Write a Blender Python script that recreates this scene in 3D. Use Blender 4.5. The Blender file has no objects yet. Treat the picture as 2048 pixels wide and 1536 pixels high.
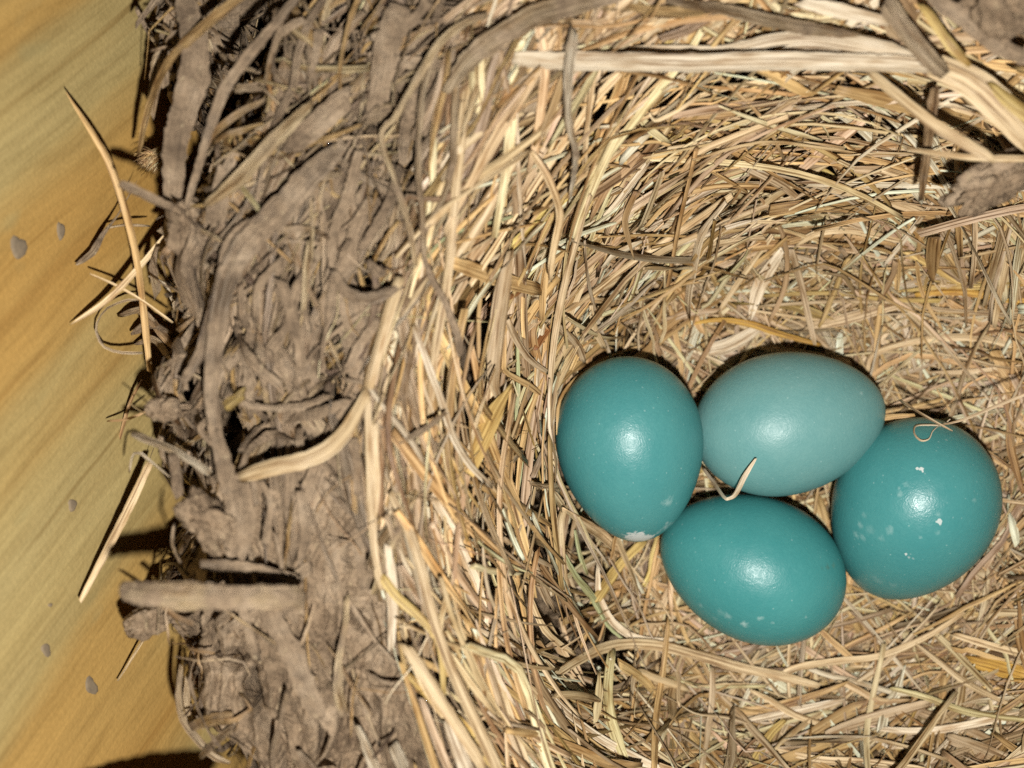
import bpy, math
import numpy as np
from mathutils import Vector, Matrix

rng = np.random.default_rng(11)
MM = 0.001                      # everything below is laid out in millimetres, built in metres
H = 240.0                       # camera height above the eggs' middle (mm)
FPX = 3100.0                    # focal length in photograph pixels (2048 wide)

# ------------------------------------------------------------------ camera
scene = bpy.context.scene
cam_d = bpy.data.cameras.new('camera')
cam = bpy.data.objects.new('camera', cam_d)
scene.collection.objects.link(cam)
cam.location = (0, 0, H * MM)
cam.rotation_euler = (0, 0, 0)
cam_d.sensor_width = 36.0
cam_d.lens = 36.0 * FPX / 2048.0
cam_d.clip_start = 0.002
cam_d.clip_end = 10.0
cam_d.dof.use_dof = True
cam_d.dof.focus_distance = (H - 15.0) * MM
cam_d.dof.aperture_fstop = 16.5
scene.camera = cam
# ------------------------------------------------------------------ world (a dark corner, faint ambient)
world = bpy.data.worlds.new('World')
scene.world = world
world.use_nodes = True
world.node_tree.nodes['Background'].inputs[0].default_value = (1.0, 0.93, 0.84, 1)
world.node_tree.nodes['Background'].inputs[1].default_value = 0.010
# ------------------------------------------------------------------ the phone's flash
fl_d = bpy.data.lights.new('phone_flash', 'POINT')
fl_d.energy = 3.35
fl_d.color = (1.0, 0.965, 0.915)
fl_d.shadow_soft_size = 0.003
fl = bpy.data.objects.new('phone_flash', fl_d)
scene.collection.objects.link(fl)
fl.location = (0.010, -0.030, (H + 2) * MM)
# ------------------------------------------------------------------ exposure
vs = scene.view_settings
vs.view_transform = 'Standard'
vs.look = 'None'
vs.exposure = 0.0
vs.gamma = 1.0
vs.use_curve_mapping = False
scene.cycles.max_bounces = 4
scene.cycles.diffuse_bounces = 3
scene.cycles.use_denoising = False


# ================================================================== helpers
def ss(a, b, x):
    t = np.clip((x - a) / (b - a), 0, 1)
    return t * t * (3 - 2 * t)


class Noise2:
    def __init__(self, seed):
        self.g = np.random.default_rng(seed).random((256, 256)) * 2 - 1

    def one(self, x, y):
        xi = np.floor(x).astype(int); yi = np.floor(y).astype(int)
        fx = x - xi; fy = y - yi
        fx = fx * fx * fx * (fx * (fx * 6 - 15) + 10); fy = fy * fy * fy * (fy * (fy * 6 - 15) + 10)
        g = self.g
        a = g[xi & 255, yi & 255]; b = g[(xi + 1) & 255, yi & 255]
        c = g[xi & 255, (yi + 1) & 255]; d = g[(xi + 1) & 255, (yi + 1) & 255]
        return (a * (1 - fx) + b * fx) * (1 - fy) + (c * (1 - fx) + d * fx) * fy

    def fbm(self, x, y, oct=4, gain=0.5):
        s = 0; a = 1
        for k in range(oct):
            s = s + a * self.one(x + 17.3 * k, y - 9.1 * k)
            x = x * 2.03; y = y * 2.03; a *= gain
        return s


N1, N2, N3, N4 = Noise2(1), Noise2(2), Noise2(3), Noise2(4)


def P(px, py, z):
    k = (H - z) / FPX
    return np.stack([(np.asarray(px, float) - 1024) * k, -(np.asarray(py, float) - 768) * k, np.asarray(z, float) + 0 * k], -1)


def project(p):
    d = H - p[..., 2]
    return 1024 + p[..., 0] * FPX / d, 768 - p[..., 1] * FPX / d


# ------------------------------------------------------------------ the nest's shape as a height over (x, y), in mm
CF = np.array([46.0, -20.0]); CR = np.array([44.4, -7.0]); RX, RY, EX = 59.5, 58.5, 2.6


def rho_of(x, y):
    lo = np.zeros_like(x); hi = np.full_like(x, 3.0)
    for _ in range(22):
        m = (lo + hi) / 2
        t = np.minimum(m, 1.0)
        cx = CF[0] + (CR[0] - CF[0]) * t; cy = CF[1] + (CR[1] - CF[1]) * t
        rx = np.where(x > cx, RX * 1.22, RX); ry = np.where(y < cy, RY * 1.38, RY)
        inside = (np.abs((x - cx) / (m * rx + 1e-6)) ** EX + np.abs((y - cy) / (m * ry + 1e-6)) ** EX) < 1
        hi = np.where(inside, m, hi); lo = np.where(inside, lo, m)
    return (lo + hi) / 2


_eY = -(np.array([-300, 0, 150, 300, 400, 600, 750, 850, 950, 1080, 1180, 1280, 1400, 1536, 1800]) - 768) * ((H - 40) / FPX)
_eX = (np.array([345, 340, 322, 318, 350, 345, 340, 312, 300, 318, 300, 350, 385, 500, 560]) - 1024) * ((H - 40) / FPX)


def edge_x(y):
    return np.interp(-y, -_eY, _eX)


PR = np.array([0, .28, .42, .51, .58, .68, .80, .90, .97, 1.03, 1.10, 1.3, 3.0])
PZ = np.array([-14, -13.6, -12.6, -10.5, -5.5, 6.5, 22, 34, 41, 44.5, 45.5, 45, 45.0])


def base_height(x, y):
    r = rho_of(x, y)
    z = np.interp(r, PR, PZ)
    x0, y0 = x, y
    x, y = x / 1.18, y / 1.18
    # pit behind the stalks at the upper left
    ca, sa = math.cos(math.radians(62)), math.sin(math.radians(62))
    dx, dy = x + 32.5, y - 33.5
    u = dx * ca + dy * sa; v = -dx * sa + dy * ca
    z = z - 42 * np.exp(-((u / 15) ** 4 + (v / 5.2) ** 4))
    # small hollows in the mud
    for hx, hy, sx, sy, dp in ((-37.5, -14, 3.0, 4.5, 40), (-34, -5.5, 4.0, 2.2, 14), (-27.5, -4.5, 6, 1.6, 9), (-29.5, 5.5, 3.4, 1.3, 8),
                               (-20.5, 0.5, 2.0, 1.0, 7), (-28.5, -33.0, .7, 2.4, 10), (-30, -30, 1.1, 1.0, 8), (-15.5, 12.5, 1.5, 1.2, 9),
                               (-22, 28, 1.0, 3.5, 9), (-15.5, 37, 1.0, 3.2, 12), (-12, 24, 1.2, 3, 7), (-34, 12, 1.6, 3.0, 12), (-33, 5.5, 2.2, 2.4, 16)):
        z = z - dp * np.exp(-(((x - hx) / sx) ** 2 + ((y - hy) / sy) ** 2))
    x, y = x0, y0
    ex = edge_x(y) + 2.2 * N3.fbm(y * .16 + 5, y * 0 + 3.3, 3)
    e = x - ex
    z = z - 70 * (1 - ss(-5.5, 1.2, e)) - 5 * (1 - ss(0, 9, e))
    return np.maximum(z, -60), r


def void_mask(x, y, r):
    """slits and hollows between the mud-coated stalks, drawn out along the rim"""
    th = np.arctan2(y - CR[1], x - CR[0]); al = th * 60; ac_ = r * 58
    n = N3.fbm(al * .075 + 31 + .04 * ac_, ac_ * .27 + 1.5 * N1.fbm(al * .1, ac_ * .1, 2), 3)
    up_ = ss(-20, 2, y)
    e = x - edge_x(y)
    return ss(.30 - .06 * up_, .46 - .06 * up_, n) * ss(1.05, 1.10, r) * (.25 + .75 * up_) * ss(0, 3, e) * (1 - ss(2, 10, x))


def lining_void(x, y, r):
    th = np.arctan2(y - CR[1], x - CR[0]); al = th * 50; ac_ = r * 70
    n = N4.fbm(al * .085 + 11, ac_ * .21 + 1.2 * N2.fbm(al * .1, ac_ * .1, 2), 3)
    return ss(.20, .36, n) * ss(.45, .56, r) * (1 - ss(.93, .98, r))


# smooth lookup grid
GX0, GX1, GY0, GY1, GS = -78.0, 132.0, -100.0, 80.0, 0.5
gx = np.arange(GX0, GX1 + GS, GS); gy = np.arange(GY0, GY1 + GS, GS)
GXm, GYm = np.meshgrid(gx, gy, indexing='ij')
GH, GR = base_height(GXm, GYm)
GDX, GDY = np.gradient(GH, GS)


def look(grid, x, y):
    fx = np.clip((x - GX0) / GS, 0, len(gx) - 1.001); fy = np.clip((y - GY0) / GS, 0, len(gy) - 1.001)
    i = fx.astype(int); j = fy.astype(int); fx = fx - i; fy = fy - j
    return (grid[i, j] * (1 - fx) + grid[i + 1, j] * fx) * (1 - fy) + (grid[i, j + 1] * (1 - fx) + grid[i + 1, j + 1] * fx) * fy


def drape(px, py, off):
    px = np.asarray(px, float); py = np.asarray(py, float)
    z = np.full(px.shape, 80.0); done = np.zeros(px.shape, bool)
    for _ in range(520):
        k = (H - z) / FPX
        hit = z <= np.maximum(look(GH, (px - 1024) * k, -(py - 768) * k), -20) + off
        done |= hit
        if done.all():
            break
        z = np.where(done, z, z - 0.25)
    return z


# ================================================================== materials
def new_mat(name):
    m = bpy.data.materials.new(name); m.use_nodes = True
    nt = m.node_tree
    return m, nt, nt.nodes['Principled BSDF']


def nd(nt, typ, **kw):
    n = nt.nodes.new(typ)
    for k, v in kw.items():
        setattr(n, k, v)
    return n


def lk(nt, a, b):
    nt.links.new(a, b)


def ramp(nt, fac, stops):
    r = nd(nt, 'ShaderNodeValToRGB')
    cr = r.color_ramp
    while len(cr.elements) < len(stops):
        cr.elements.new(0.5)
    for e, (p, c) in zip(cr.elements, stops):
        e.position = p
        e.color = (c[0], c[1], c[2], 1) if hasattr(c, '__len__') else (c, c, c, 1)
    lk(nt, fac, r.inputs[0])
    return r.outputs[0]


def mix(nt, fac, a, b, mode='MIX'):
    m = nd(nt, 'ShaderNodeMix', data_type='RGBA', blend_type=mode)
    for sock, v in ((m.inputs[0], fac), (m.inputs[6], a), (m.inputs[7], b)):
        if isinstance(v, (int, float)):
            sock.default_value = v
        elif hasattr(v, 'is_linked'):
            lk(nt, v, sock)
        else:
            sock.default_value = (v[0], v[1], v[2], 1)
    return m.outputs[2]


def noise(nt, vec, scale, detail=3, rough=0.55, dim='3D'):
    n = nd(nt, 'ShaderNodeTexNoise', noise_dimensions=dim)
    n.inputs['Scale'].default_value = scale
    n.inputs['Detail'].default_value = detail
    n.inputs['Roughness'].default_value = rough
    if vec is not None:
        lk(nt, vec, n.inputs['Vector'])
    return n.outputs['Fac']


def mapping(nt, vec, scale=(1, 1, 1), rot=(0, 0, 0), loc=(0, 0, 0)):
    m = nd(nt, 'ShaderNodeMapping')
    m.inputs['Scale'].default_value = scale
    m.inputs['Rotation'].default_value = rot
    m.inputs['Location'].default_value = loc
    lk(nt, vec, m.inputs['Vector'])
    return m.outputs[0]


MUD_COL = (0.285, 0.202, 0.126)
MUD_LIGHT = (0.40, 0.30, 0.20)
MUD_DARK = (0.15, 0.102, 0.062)


def mud_colour(nt, obj):
    a = noise(nt, obj, 160, 4, .62)
    b = noise(nt, obj, 1000, 4, .68)
    c = ramp(nt, a, [(.3, MUD_DARK), (.5, MUD_COL), (.72, MUD_LIGHT)])
    d = ramp(nt, b, [(.28, .66), (.5, 1.0), (.72, 1.2)])
    c = mix(nt, 1.0, c, d, 'MULTIPLY')
    sp = noise(nt, mapping(nt, obj, (1500, 900, 1200)), 1.0, 2, .5)
    c = mix(nt, ramp(nt, sp, [(.66, 0.0), (.72, .7)]), c, (.47, .36, .22))
    c = mix(nt, ramp(nt, sp, [(.26, .75), (.33, 0.0)]), c, (.06, .038, .02))
    return c, b


def make_strand_material(name, muddy):
    m, nt, bs = new_mat(name)
    at = nd(nt, 'ShaderNodeAttribute', attribute_name='tint')
    uv = nd(nt, 'ShaderNodeAttribute', attribute_name='strand_uv')
    v = uv.outputs['Vector']
    fine = noise(nt, mapping(nt, v, (3.4, .045, 1)), 1.0, 3, .68, '2D')
    blot = noise(nt, mapping(nt, v, (1.1, .16, 1)), 1.0, 2, .55, '2D')
    f = ramp(nt, fine, [(.34, (.34, .255, .17)), (.46, (.88, .86, .83)), (.62, (1.2, 1.22, 1.25))])
    c = mix(nt, 1.0, at.outputs['Color'], f, 'MULTIPLY')
    b = ramp(nt, blot, [(.26, (.58, .46, .33)), (.5, (1, 1, 1)), (.76, (1.1, 1.14, 1.22))])
    c = mix(nt, .85, c, b, 'MULTIPLY')
    if not muddy:
        speck = noise(nt, mapping(nt, v, (4.5, 2.4, 1)), 1.0, 1, .5, '2D')
        c = mix(nt, .8, c, ramp(nt, speck, [(.17, .42), (.25, 1.0)]), 'MULTIPLY')
        lk(nt, c, bs.inputs['Base Color'])
        bs.inputs['Roughness'].default_value = .5
        hgt = fine
        dist, stren = .00022, .9
    else:
        geo = nd(nt, 'ShaderNodeTexCoord')
        mc, mb = mud_colour(nt, geo.outputs['Object'])
        # coat of dried mud: the strand's own share and a blotchy edge
        ad = nd(nt, 'ShaderNodeMath', operation='ADD'); lk(nt, at.outputs['Alpha'], ad.inputs[0])
        bl = nd(nt, 'ShaderNodeMath', operation='MULTIPLY_ADD'); lk(nt, noise(nt, geo.outputs['Object'], 260, 3, .6), bl.inputs[0])
        bl.inputs[1].default_value = 1.3; bl.inputs[2].default_value = -.65
        lk(nt, bl.outputs[0], ad.inputs[1])
        mf = ramp(nt, ad.outputs[0], [(.34, 0.0), (.66, 1.0)])
        lk(nt, mix(nt, mf, c, mc), bs.inputs['Base Color'])
        lk(nt, mix(nt, mf, (.5, .5, .5), (.9, .9, .9)), bs.inputs['Roughness'])
        bmix = mix(nt, .5, fine, mb)
        hgt = mix(nt, mf, fine, bmix)
        dist, stren = .0013, 1.0
    bs.inputs['Specular IOR Level'].default_value = 0.4
    bp = nd(nt, 'ShaderNodeBump')
    bp.inputs['Strength'].default_value = stren
    bp.inputs['Distance'].default_value = dist
    lk(nt, hgt, bp.inputs['Height']); lk(nt, bp.outputs[0], bs.inputs['Normal'])
    return m


def make_mud_material():
    m, nt, bs = new_mat('dried_mud')
    geo = nd(nt, 'ShaderNodeTexCoord')
    c, b = mud_colour(nt, geo.outputs['Object'])
    # pale chaff worked into the mud
    ch = noise(nt, mapping(nt, geo.outputs['Object'], (700, 160, 300), (0, 0, .3)), 1.0, 2, .5)
    c = mix(nt, ramp(nt, ch, [(.70, 0.0), (.76, .55)]), c, (.42, .33, .20))
    lk(nt, c, bs.inputs['Base Color'])
    bs.inputs['Roughness'].default_value = .92
    bs.inputs['Specular IOR Level'].default_value = .25
    n2 = noise(nt, geo.outputs['Object'], 1500, 4, .7)
    n3 = noise(nt, mapping(nt, geo.outputs['Object'], (600, 170, 400)), 1.0, 4, .6)
    ad = nd(nt, 'ShaderNodeMath', operation='ADD'); lk(nt, n2, ad.inputs[0]); lk(nt, n3, ad.inputs[1])
    bp = nd(nt, 'ShaderNodeBump'); bp.inputs['Strength'].default_value = .9; bp.inputs['Distance'].default_value = .0008
    lk(nt, ad.outputs[0], bp.inputs['Height']); lk(nt, bp.outputs[0], bs.inputs['Normal'])
    return m


def make_wood_material():
    m, nt, bs = new_mat('treated_timber')
    geo = nd(nt, 'ShaderNodeTexCoord')
    o = geo.outputs['Object']                       # board space: x across the grain, y along the grain
    warp = nd(nt, 'ShaderNodeTexNoise'); warp.inputs['Scale'].default_value = 22; warp.inputs['Detail'].default_value = 2
    lk(nt, o, warp.inputs['Vector'])
    sc = nd(nt, 'ShaderNodeVectorMath', operation='SCALE'); sc.inputs['Scale'].default_value = .0045
    lk(nt, warp.outputs['Color'], sc.inputs[0])
    ad = nd(nt, 'ShaderNodeVectorMath', operation='ADD'); lk(nt, o, ad.inputs[0]); lk(nt, sc.outputs[0], ad.inputs[1])
    v = ad.outputs[0]
    band = noise(nt, mapping(nt, v, (42, 4, 4), loc=(.35, 0, 0)), 1.0, 2, .5)
    streak = noise(nt, mapping(nt, v, (150, 7, 7), loc=(2.2, 0, 0)), 1.0, 3, .55)
    fibre = noise(nt, mapping(nt, v, (1000, 75, 300)), 1.0, 3, .62)
    grit = noise(nt, o, 1500, 3, .65)
    line = noise(nt, mapping(nt, v, (480, 9, 9), loc=(5.1, 0, 0)), 1.0, 2, .5)
    c = ramp(nt, band, [(.34, (.425, .335, .145)), (.45, (.415, .31, .122)), (.52, (.435, .275, .085)), (.64, (.445, .262, .072))])
    c = mix(nt, .6, c, ramp(nt, streak, [(.29, (.55, .43, .29)), (.43, (.93, .90, .86)), (.62, (1.03, 1.03, 1.03))]), 'MULTIPLY')
    c = mix(nt, .8, c, ramp(nt, line, [(.28, (.68, .60, .50)), (.40, (.97, .96, .95)), (.65, (1.03, 1.03, 1.03))]), 'MULTIPLY')
    c = mix(nt, .8, c, ramp(nt, fibre, [(.3, (.80, .78, .74)), (.5, (1, 1, 1)), (.7, (1.12, 1.12, 1.13))]), 'MULTIPLY')
    c = mix(nt, .8, c, ramp(nt, grit, [(.3, (.88, .88, .86)), (.55, (1, 1, 1)), (.75, (1.12, 1.12, 1.12))]), 'MULTIPLY')
    st = noise(nt, mapping(nt, o, (110, 45, 60), loc=(3.1, 1.7, 0)), 1.0, 2, .5)
    c = mix(nt, ramp(nt, st, [(.66, 0.0), (.76, .4)]), c, (.26, .26, .13))
    lk(nt, c, bs.inputs['Base Color'])
    bs.inputs['Roughness'].default_value = .72
    bs.inputs['Specular IOR Level'].default_value = .3
    s2 = nd(nt, 'ShaderNodeMath', operation='ADD'); lk(nt, fibre, s2.inputs[0]); lk(nt, grit, s2.inputs[1])
    bp = nd(nt, 'ShaderNodeBump'); bp.inputs['Strength'].default_value = .5; bp.inputs['Distance'].default_value = .00013
    lk(nt, s2.outputs[0], bp.inputs['Height']); lk(nt, bp.outputs[0], bs.inputs['Normal'])
    return m


def make_egg_material(name, base, marks, seed):
    m, nt, bs = new_mat(name)
    geo = nd(nt, 'ShaderNodeTexCoord')
    o = geo.outputs['Object']
    mp = mapping(nt, o, (1, 1, 1), loc=(seed * .37, seed * .11, seed * .23))
    n = noise(nt, mp, 130, 4, .6)
    lo = tuple(c * q for c, q in zip(base, (.88, .94, .95))); hi = tuple(min(1, c * q) for c, q in zip(base, (1.15, 1.05, 1.04)))
    c = ramp(nt, n, [(.3, lo), (.7, hi)])
    c = mix(nt, .5, c, ramp(nt, noise(nt, mp, 2200, 3, .6), [(.3, (.86, .90, .91)), (.55, (1, 1, 1)), (.75, (1.22, 1.08, 1.07))]), 'MULTIPLY')
    # pale pin-prick pores
    vo = nd(nt, 'ShaderNodeTexVoronoi', feature='F1'); vo.inputs['Scale'].default_value = 900
    lk(nt, mp, vo.inputs['Vector'])
    dots = ramp(nt, vo.outputs['Distance'], [(.06, 1.0), (.17, 0.0)])
    sel = ramp(nt, noise(nt, mp, 1500, 1, .5), [(.52, 0.0), (.6, 1.0)])
    dm = nd(nt, 'ShaderNodeMath', operation='MULTIPLY'); lk(nt, dots, dm.inputs[0]); lk(nt, sel, dm.inputs[1])
    dm2 = nd(nt, 'ShaderNodeMath', operation='MULTIPLY'); lk(nt, dm.outputs[0], dm2.inputs[0]); dm2.inputs[1].default_value = .26
    c = mix(nt, dm2.outputs[0], c, (.50, .66, .62))
    # stains and chalky flakes that sit on the shell
    dn = nd(nt, 'ShaderNodeTexNoise'); dn.inputs['Scale'].default_value = 1300; dn.inputs['Detail'].default_value = 5; dn.inputs['Roughness'].default_value = .75
    lk(nt, mp, dn.inputs['Vector'])
    sb = nd(nt, 'ShaderNodeVectorMath', operation='SUBTRACT'); lk(nt, dn.outputs['Color'], sb.inputs[0]); sb.inputs[1].default_value = (.5, .5, .5)
    rough_add = None
    for (pos, rad, colr, amt, warp) in marks:
        s_ = nd(nt, 'ShaderNodeVectorMath', operation='SCALE'); lk(nt, sb.outputs[0], s_.inputs[0]); s_.inputs['Scale'].default_value = rad * MM * warp * 1.5
        a_ = nd(nt, 'ShaderNodeVectorMath', operation='ADD'); lk(nt, o, a_.inputs[0]); lk(nt, s_.outputs[0], a_.inputs[1])
        d_ = nd(nt, 'ShaderNodeVectorMath', operation='DISTANCE'); lk(nt, a_.outputs[0], d_.inputs[0]); d_.inputs[1].default_value = tuple(float(q) * MM for q in pos)
        mr = nd(nt, 'ShaderNodeMapRange'); lk(nt, d_.outputs['Value'], mr.inputs[0])
        mr.inputs[1].default_value = rad * MM * (1.05 if amt > .8 else 1.25); mr.inputs[2].default_value = rad * MM * (.75 if amt > .8 else .1)
        mr.inputs[3].default_value = 0; mr.inputs[4].default_value = amt
        c = mix(nt, mr.outputs[0], c, colr)
    lk(nt, c, bs.inputs['Base Color'])
    rgh = (.34, .41, .36, .32)[seed - 1]
    lk(nt, ramp(nt, noise(nt, mp, 700, 4, .7), [(.3, rgh - .07), (.7, rgh + .10)]), bs.inputs['Roughness'])
    bs.inputs['Specular IOR Level'].default_value = .42
    bn = noise(nt, mp, 3800, 2, .6)
    bn2 = noise(nt, mp, 1300, 2, .5)
    ba = nd(nt, 'ShaderNodeMath', operation='ADD'); lk(nt, bn, ba.inputs[0]); lk(nt, bn2, ba.inputs[1])
    bp = nd(nt, 'ShaderNodeBump'); bp.inputs['Strength'].default_value = .6; bp.inputs['Distance'].default_value = .00006
    lk(nt, ba.outputs[0], bp.inputs['Height']); lk(nt, bp.outputs[0], bs.inputs['Normal'])
    return m


STAIN, _nt, _bs = new_mat('mud_stain')
lk(_nt, ramp(_nt, noise(_nt, nd(_nt, 'ShaderNodeTexCoord').outputs['Object'], 900, 3, .6), [(.3, (.17, .128, .082)), (.7, (.26, .195, .12))]), _bs.inputs['Base Color'])
_bs.inputs['Roughness'].default_value = .9
STRAW = make_strand_material('dry_straw', False)
MUDSTRAW = make_strand_material('mud_dusted_straw', True)
MUD = make_mud_material()
WOOD = make_wood_material()

# ================================================================== object helpers
NEST_BASE = np.array([30.0, -6.0, -30.0])


def empty(name, loc):
    o = bpy.data.objects.new(name, None)
    o.empty_display_size = .01
    scene.collection.objects.link(o)
    o.location = tuple(float(c) * MM for c in loc)
    return o


def mesh_obj(name, V, F, mat, parent=None, base=None, tint=None, uv=None, smooth=True, loc=None):
    """V: n x 3 (mm), F: m x 4 int quads"""
    V = np.asarray(V, float)
    if base is not None:
        V = V - base
    me = bpy.data.meshes.new(name)
    F = np.asarray(F, np.int32)
    me.vertices.add(len(V)); me.vertices.foreach_set('co', (V * MM).astype(np.float32).ravel())
    k = F.shape[1]
    me.loops.add(F.size); me.loops.foreach_set('vertex_index', F.ravel())
    me.polygons.add(len(F)); me.polygons.foreach_set('loop_start', np.arange(0, F.size, k, dtype=np.int32))
    me.polygons.foreach_set('loop_total', np.full(len(F), k, np.int32))
    me.update(calc_edges=True)
    me.validate()
    if smooth:
        me.polygons.foreach_set('use_smooth', np.ones(len(me.polygons), bool))
    if tint is not None:
        a = me.attributes.new('tint', 'FLOAT_COLOR', 'POINT'); a.data.foreach_set('color', np.asarray(tint, np.float32).ravel())
    if uv is not None:
        a = me.attributes.new('strand_uv', 'FLOAT_VECTOR', 'POINT'); a.data.foreach_set('vector', np.asarray(uv, np.float32).ravel())
    me.materials.append(mat)
    o = bpy.data.objects.new(name, me)
    scene.collection.objects.link(o)
    if parent is not None:
        o.parent = parent
    if loc is not None:
        o.location = tuple(float(c) * MM for c in loc)
    return o


def norm(v):
    return v / (np.linalg.norm(v, axis=-1, keepdims=True) + 1e-9)


def strand_rings(C, Nrm, W, Hh, roll, shape, slant, crown):
    """C [N,S,3] centre lines, Nrm [N,S,3] up hints, W [N,S] width, Hh [N] thickness ratio, roll [N,S],
    shape [N,2] heights of the two upper ridges, slant [N,2] cut of both ends, crown: 0 flat ribbon .. 1 round stalk.
    Returns verts [N,S,6,3] and across coordinate [6]."""
    T = np.gradient(C, axis=1); T = norm(T)
    Nn = norm(Nrm - (Nrm * T).sum(-1, keepdims=True) * T)
    B = np.cross(T, Nn)
    cr, sr = np.cos(roll)[..., None], np.sin(roll)[..., None]
    N2_ = Nn * cr + B * sr; B2 = B * cr - Nn * sr
    cr_ = np.asarray(crown)[:, None]
    flat_x = np.array([-.5, -.2, .2, .5, .5, .22, -.22, -.5])[None]
    round_x = np.array([-.5, -.25, .25, .5, .5, .25, -.25, -.5])[None]
    ax = flat_x * (1 - cr_) + round_x * cr_                       # [N,8]
    ay = np.zeros_like(ax)
    ay[:, 1] = shape[:, 0]; ay[:, 2] = shape[:, 1]; ay[:, 5] = np.minimum(shape[:, 1], 0) - Hh; ay[:, 6] = np.minimum(shape[:, 0], 0) - Hh
    ry = np.array([0, .43, .43, 0, 0, -.43, -.43, 0])[None]
    ay = ay * (1 - cr_) + ry * cr_
    V = C[:, :, None, :] + (W[..., None] * ax[:, None, :])[..., None] * B2[:, :, None, :] + (W[..., None] * ay[:, None, :])[..., None] * N2_[:, :, None, :]
    V[:, 0] += (slant[:, 0, None] * ax * W[:, 0, None])[..., None] * T[:, 0, None, :]
    V[:, -1] += (slant[:, 1, None] * ax * W[:, -1, None])[..., None] * T[:, -1, None, :]
    return V, ax


def strand_faces(S):
    f = []
    for s in range(S - 1):
        for k in (0, 1, 2, 4, 5, 6):
            f.append((s * 8 + k, s * 8 + k + 1, (s + 1) * 8 + k + 1, (s + 1) * 8 + k))
    e = (S - 1) * 8
    f += [(7, 6, 1, 0), (6, 5, 2, 1), (5, 4, 3, 2), (e, e + 1, e + 6, e + 7), (e + 1, e + 2, e + 5, e + 6), (e + 2, e + 3, e + 4, e + 5)]
    return np.array(f, np.int32)


def roughen(V, amp=.07):
    x, y, z = V[..., 0], V[..., 1], V[..., 2]
    d = np.stack([N1.fbm(x * 1.6 + z * 1.1, y * 1.6, 3, .6), N2.fbm(x * 1.6, y * 1.6 + z * 1.1, 3, .6), N3.fbm(x * 1.6 + 9, y * 1.6 + 4, 3, .6)], -1)
    return V + amp * d


class Strands:
    """arrays of strands of one ring count; each can be built alone or joined"""

    def __init__(self, V, ax, C, W, col, mudf, muddy=False):
        if muddy:
            V = roughen(V)
        self.mat = MUDSTRAW if muddy else STRAW
        self.V = V; Nn, S = V.shape[:2]
        self.N, self.S = Nn, S
        L = np.concatenate([np.zeros((Nn, 1)), np.cumsum(np.linalg.norm(np.diff(C, axis=1), axis=-1), 1)], 1)
        uv = np.zeros((Nn, S, 8, 3))
        side = np.array([0, 0, 0, 0, 3.7, 3.7, 3.7, 3.7])
        uv[..., 0] = ax[:, None, :] * W[..., None] + side + (rng.random(Nn) * 400)[:, None, None]
        uv[..., 1] = L[..., None] + (rng.random(Nn) * 900)[:, None, None]
        self.uv = uv
        t = np.zeros((Nn, S, 8, 4)); t[..., :3] = col[:, None, None, :] if col.ndim == 2 else col[:, :, None, :]
        t[..., 3] = mudf[:, None, None] if mudf.ndim == 1 else mudf[:, :, None]
        self.t = t
        self.F = strand_faces(S)

    def one(self, i, name, parent):
        return mesh_obj(name, self.V[i].reshape(-1, 3), self.F, self.mat, parent, NEST_BASE, self.t[i].reshape(-1, 4), self.uv[i].reshape(-1, 3))

    def many(self, idx):
        n = len(idx); F = (self.F[None] + (np.arange(n) * self.S * 8)[:, None, None]).reshape(-1, 4)
        return self.V[idx].reshape(-1, 3), F, self.t[idx].reshape(-1, 4), self.uv[idx].reshape(-1, 3)


def join(chunks):
    vs_, fs, ts, us, o = [], [], [], [], 0
    for v, f, t, u in chunks:
        vs_.append(v); fs.append(f + o); ts.append(t); us.append(u); o += len(v)
    return np.concatenate(vs_), np.concatenate(fs), np.concatenate(ts), np.concatenate(us)


# ================================================================== the board beside the nest
bA = P(330, 768, 10.0); bB = P(0, 768, 42.0)
up = bB - bA; up[1] = 0; up /= np.linalg.norm(up)
yv = np.array([0, 1.0, 0])
nrm_b = np.cross(yv, up); nrm_b = nrm_b if nrm_b[0] > 0 else -nrm_b
gr = up * math.cos(math.radians(37)) - yv * math.sin(math.radians(37))      # grain runs aslant up the face
ac = np.cross(gr, nrm_b)
board_M = np.array([ac, gr, nrm_b]).T


def on_board(px, py, lift=0.0):
    """point of the board's face seen at a pixel"""
    d = np.array([(px - 1024) / FPX, -(py - 768) / FPX, -1.0]); o = np.array([0, 0, H])
    t = ((bA + nrm_b * lift - o) @ nrm_b) / (d @ nrm_b)
    return o + d * t


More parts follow.
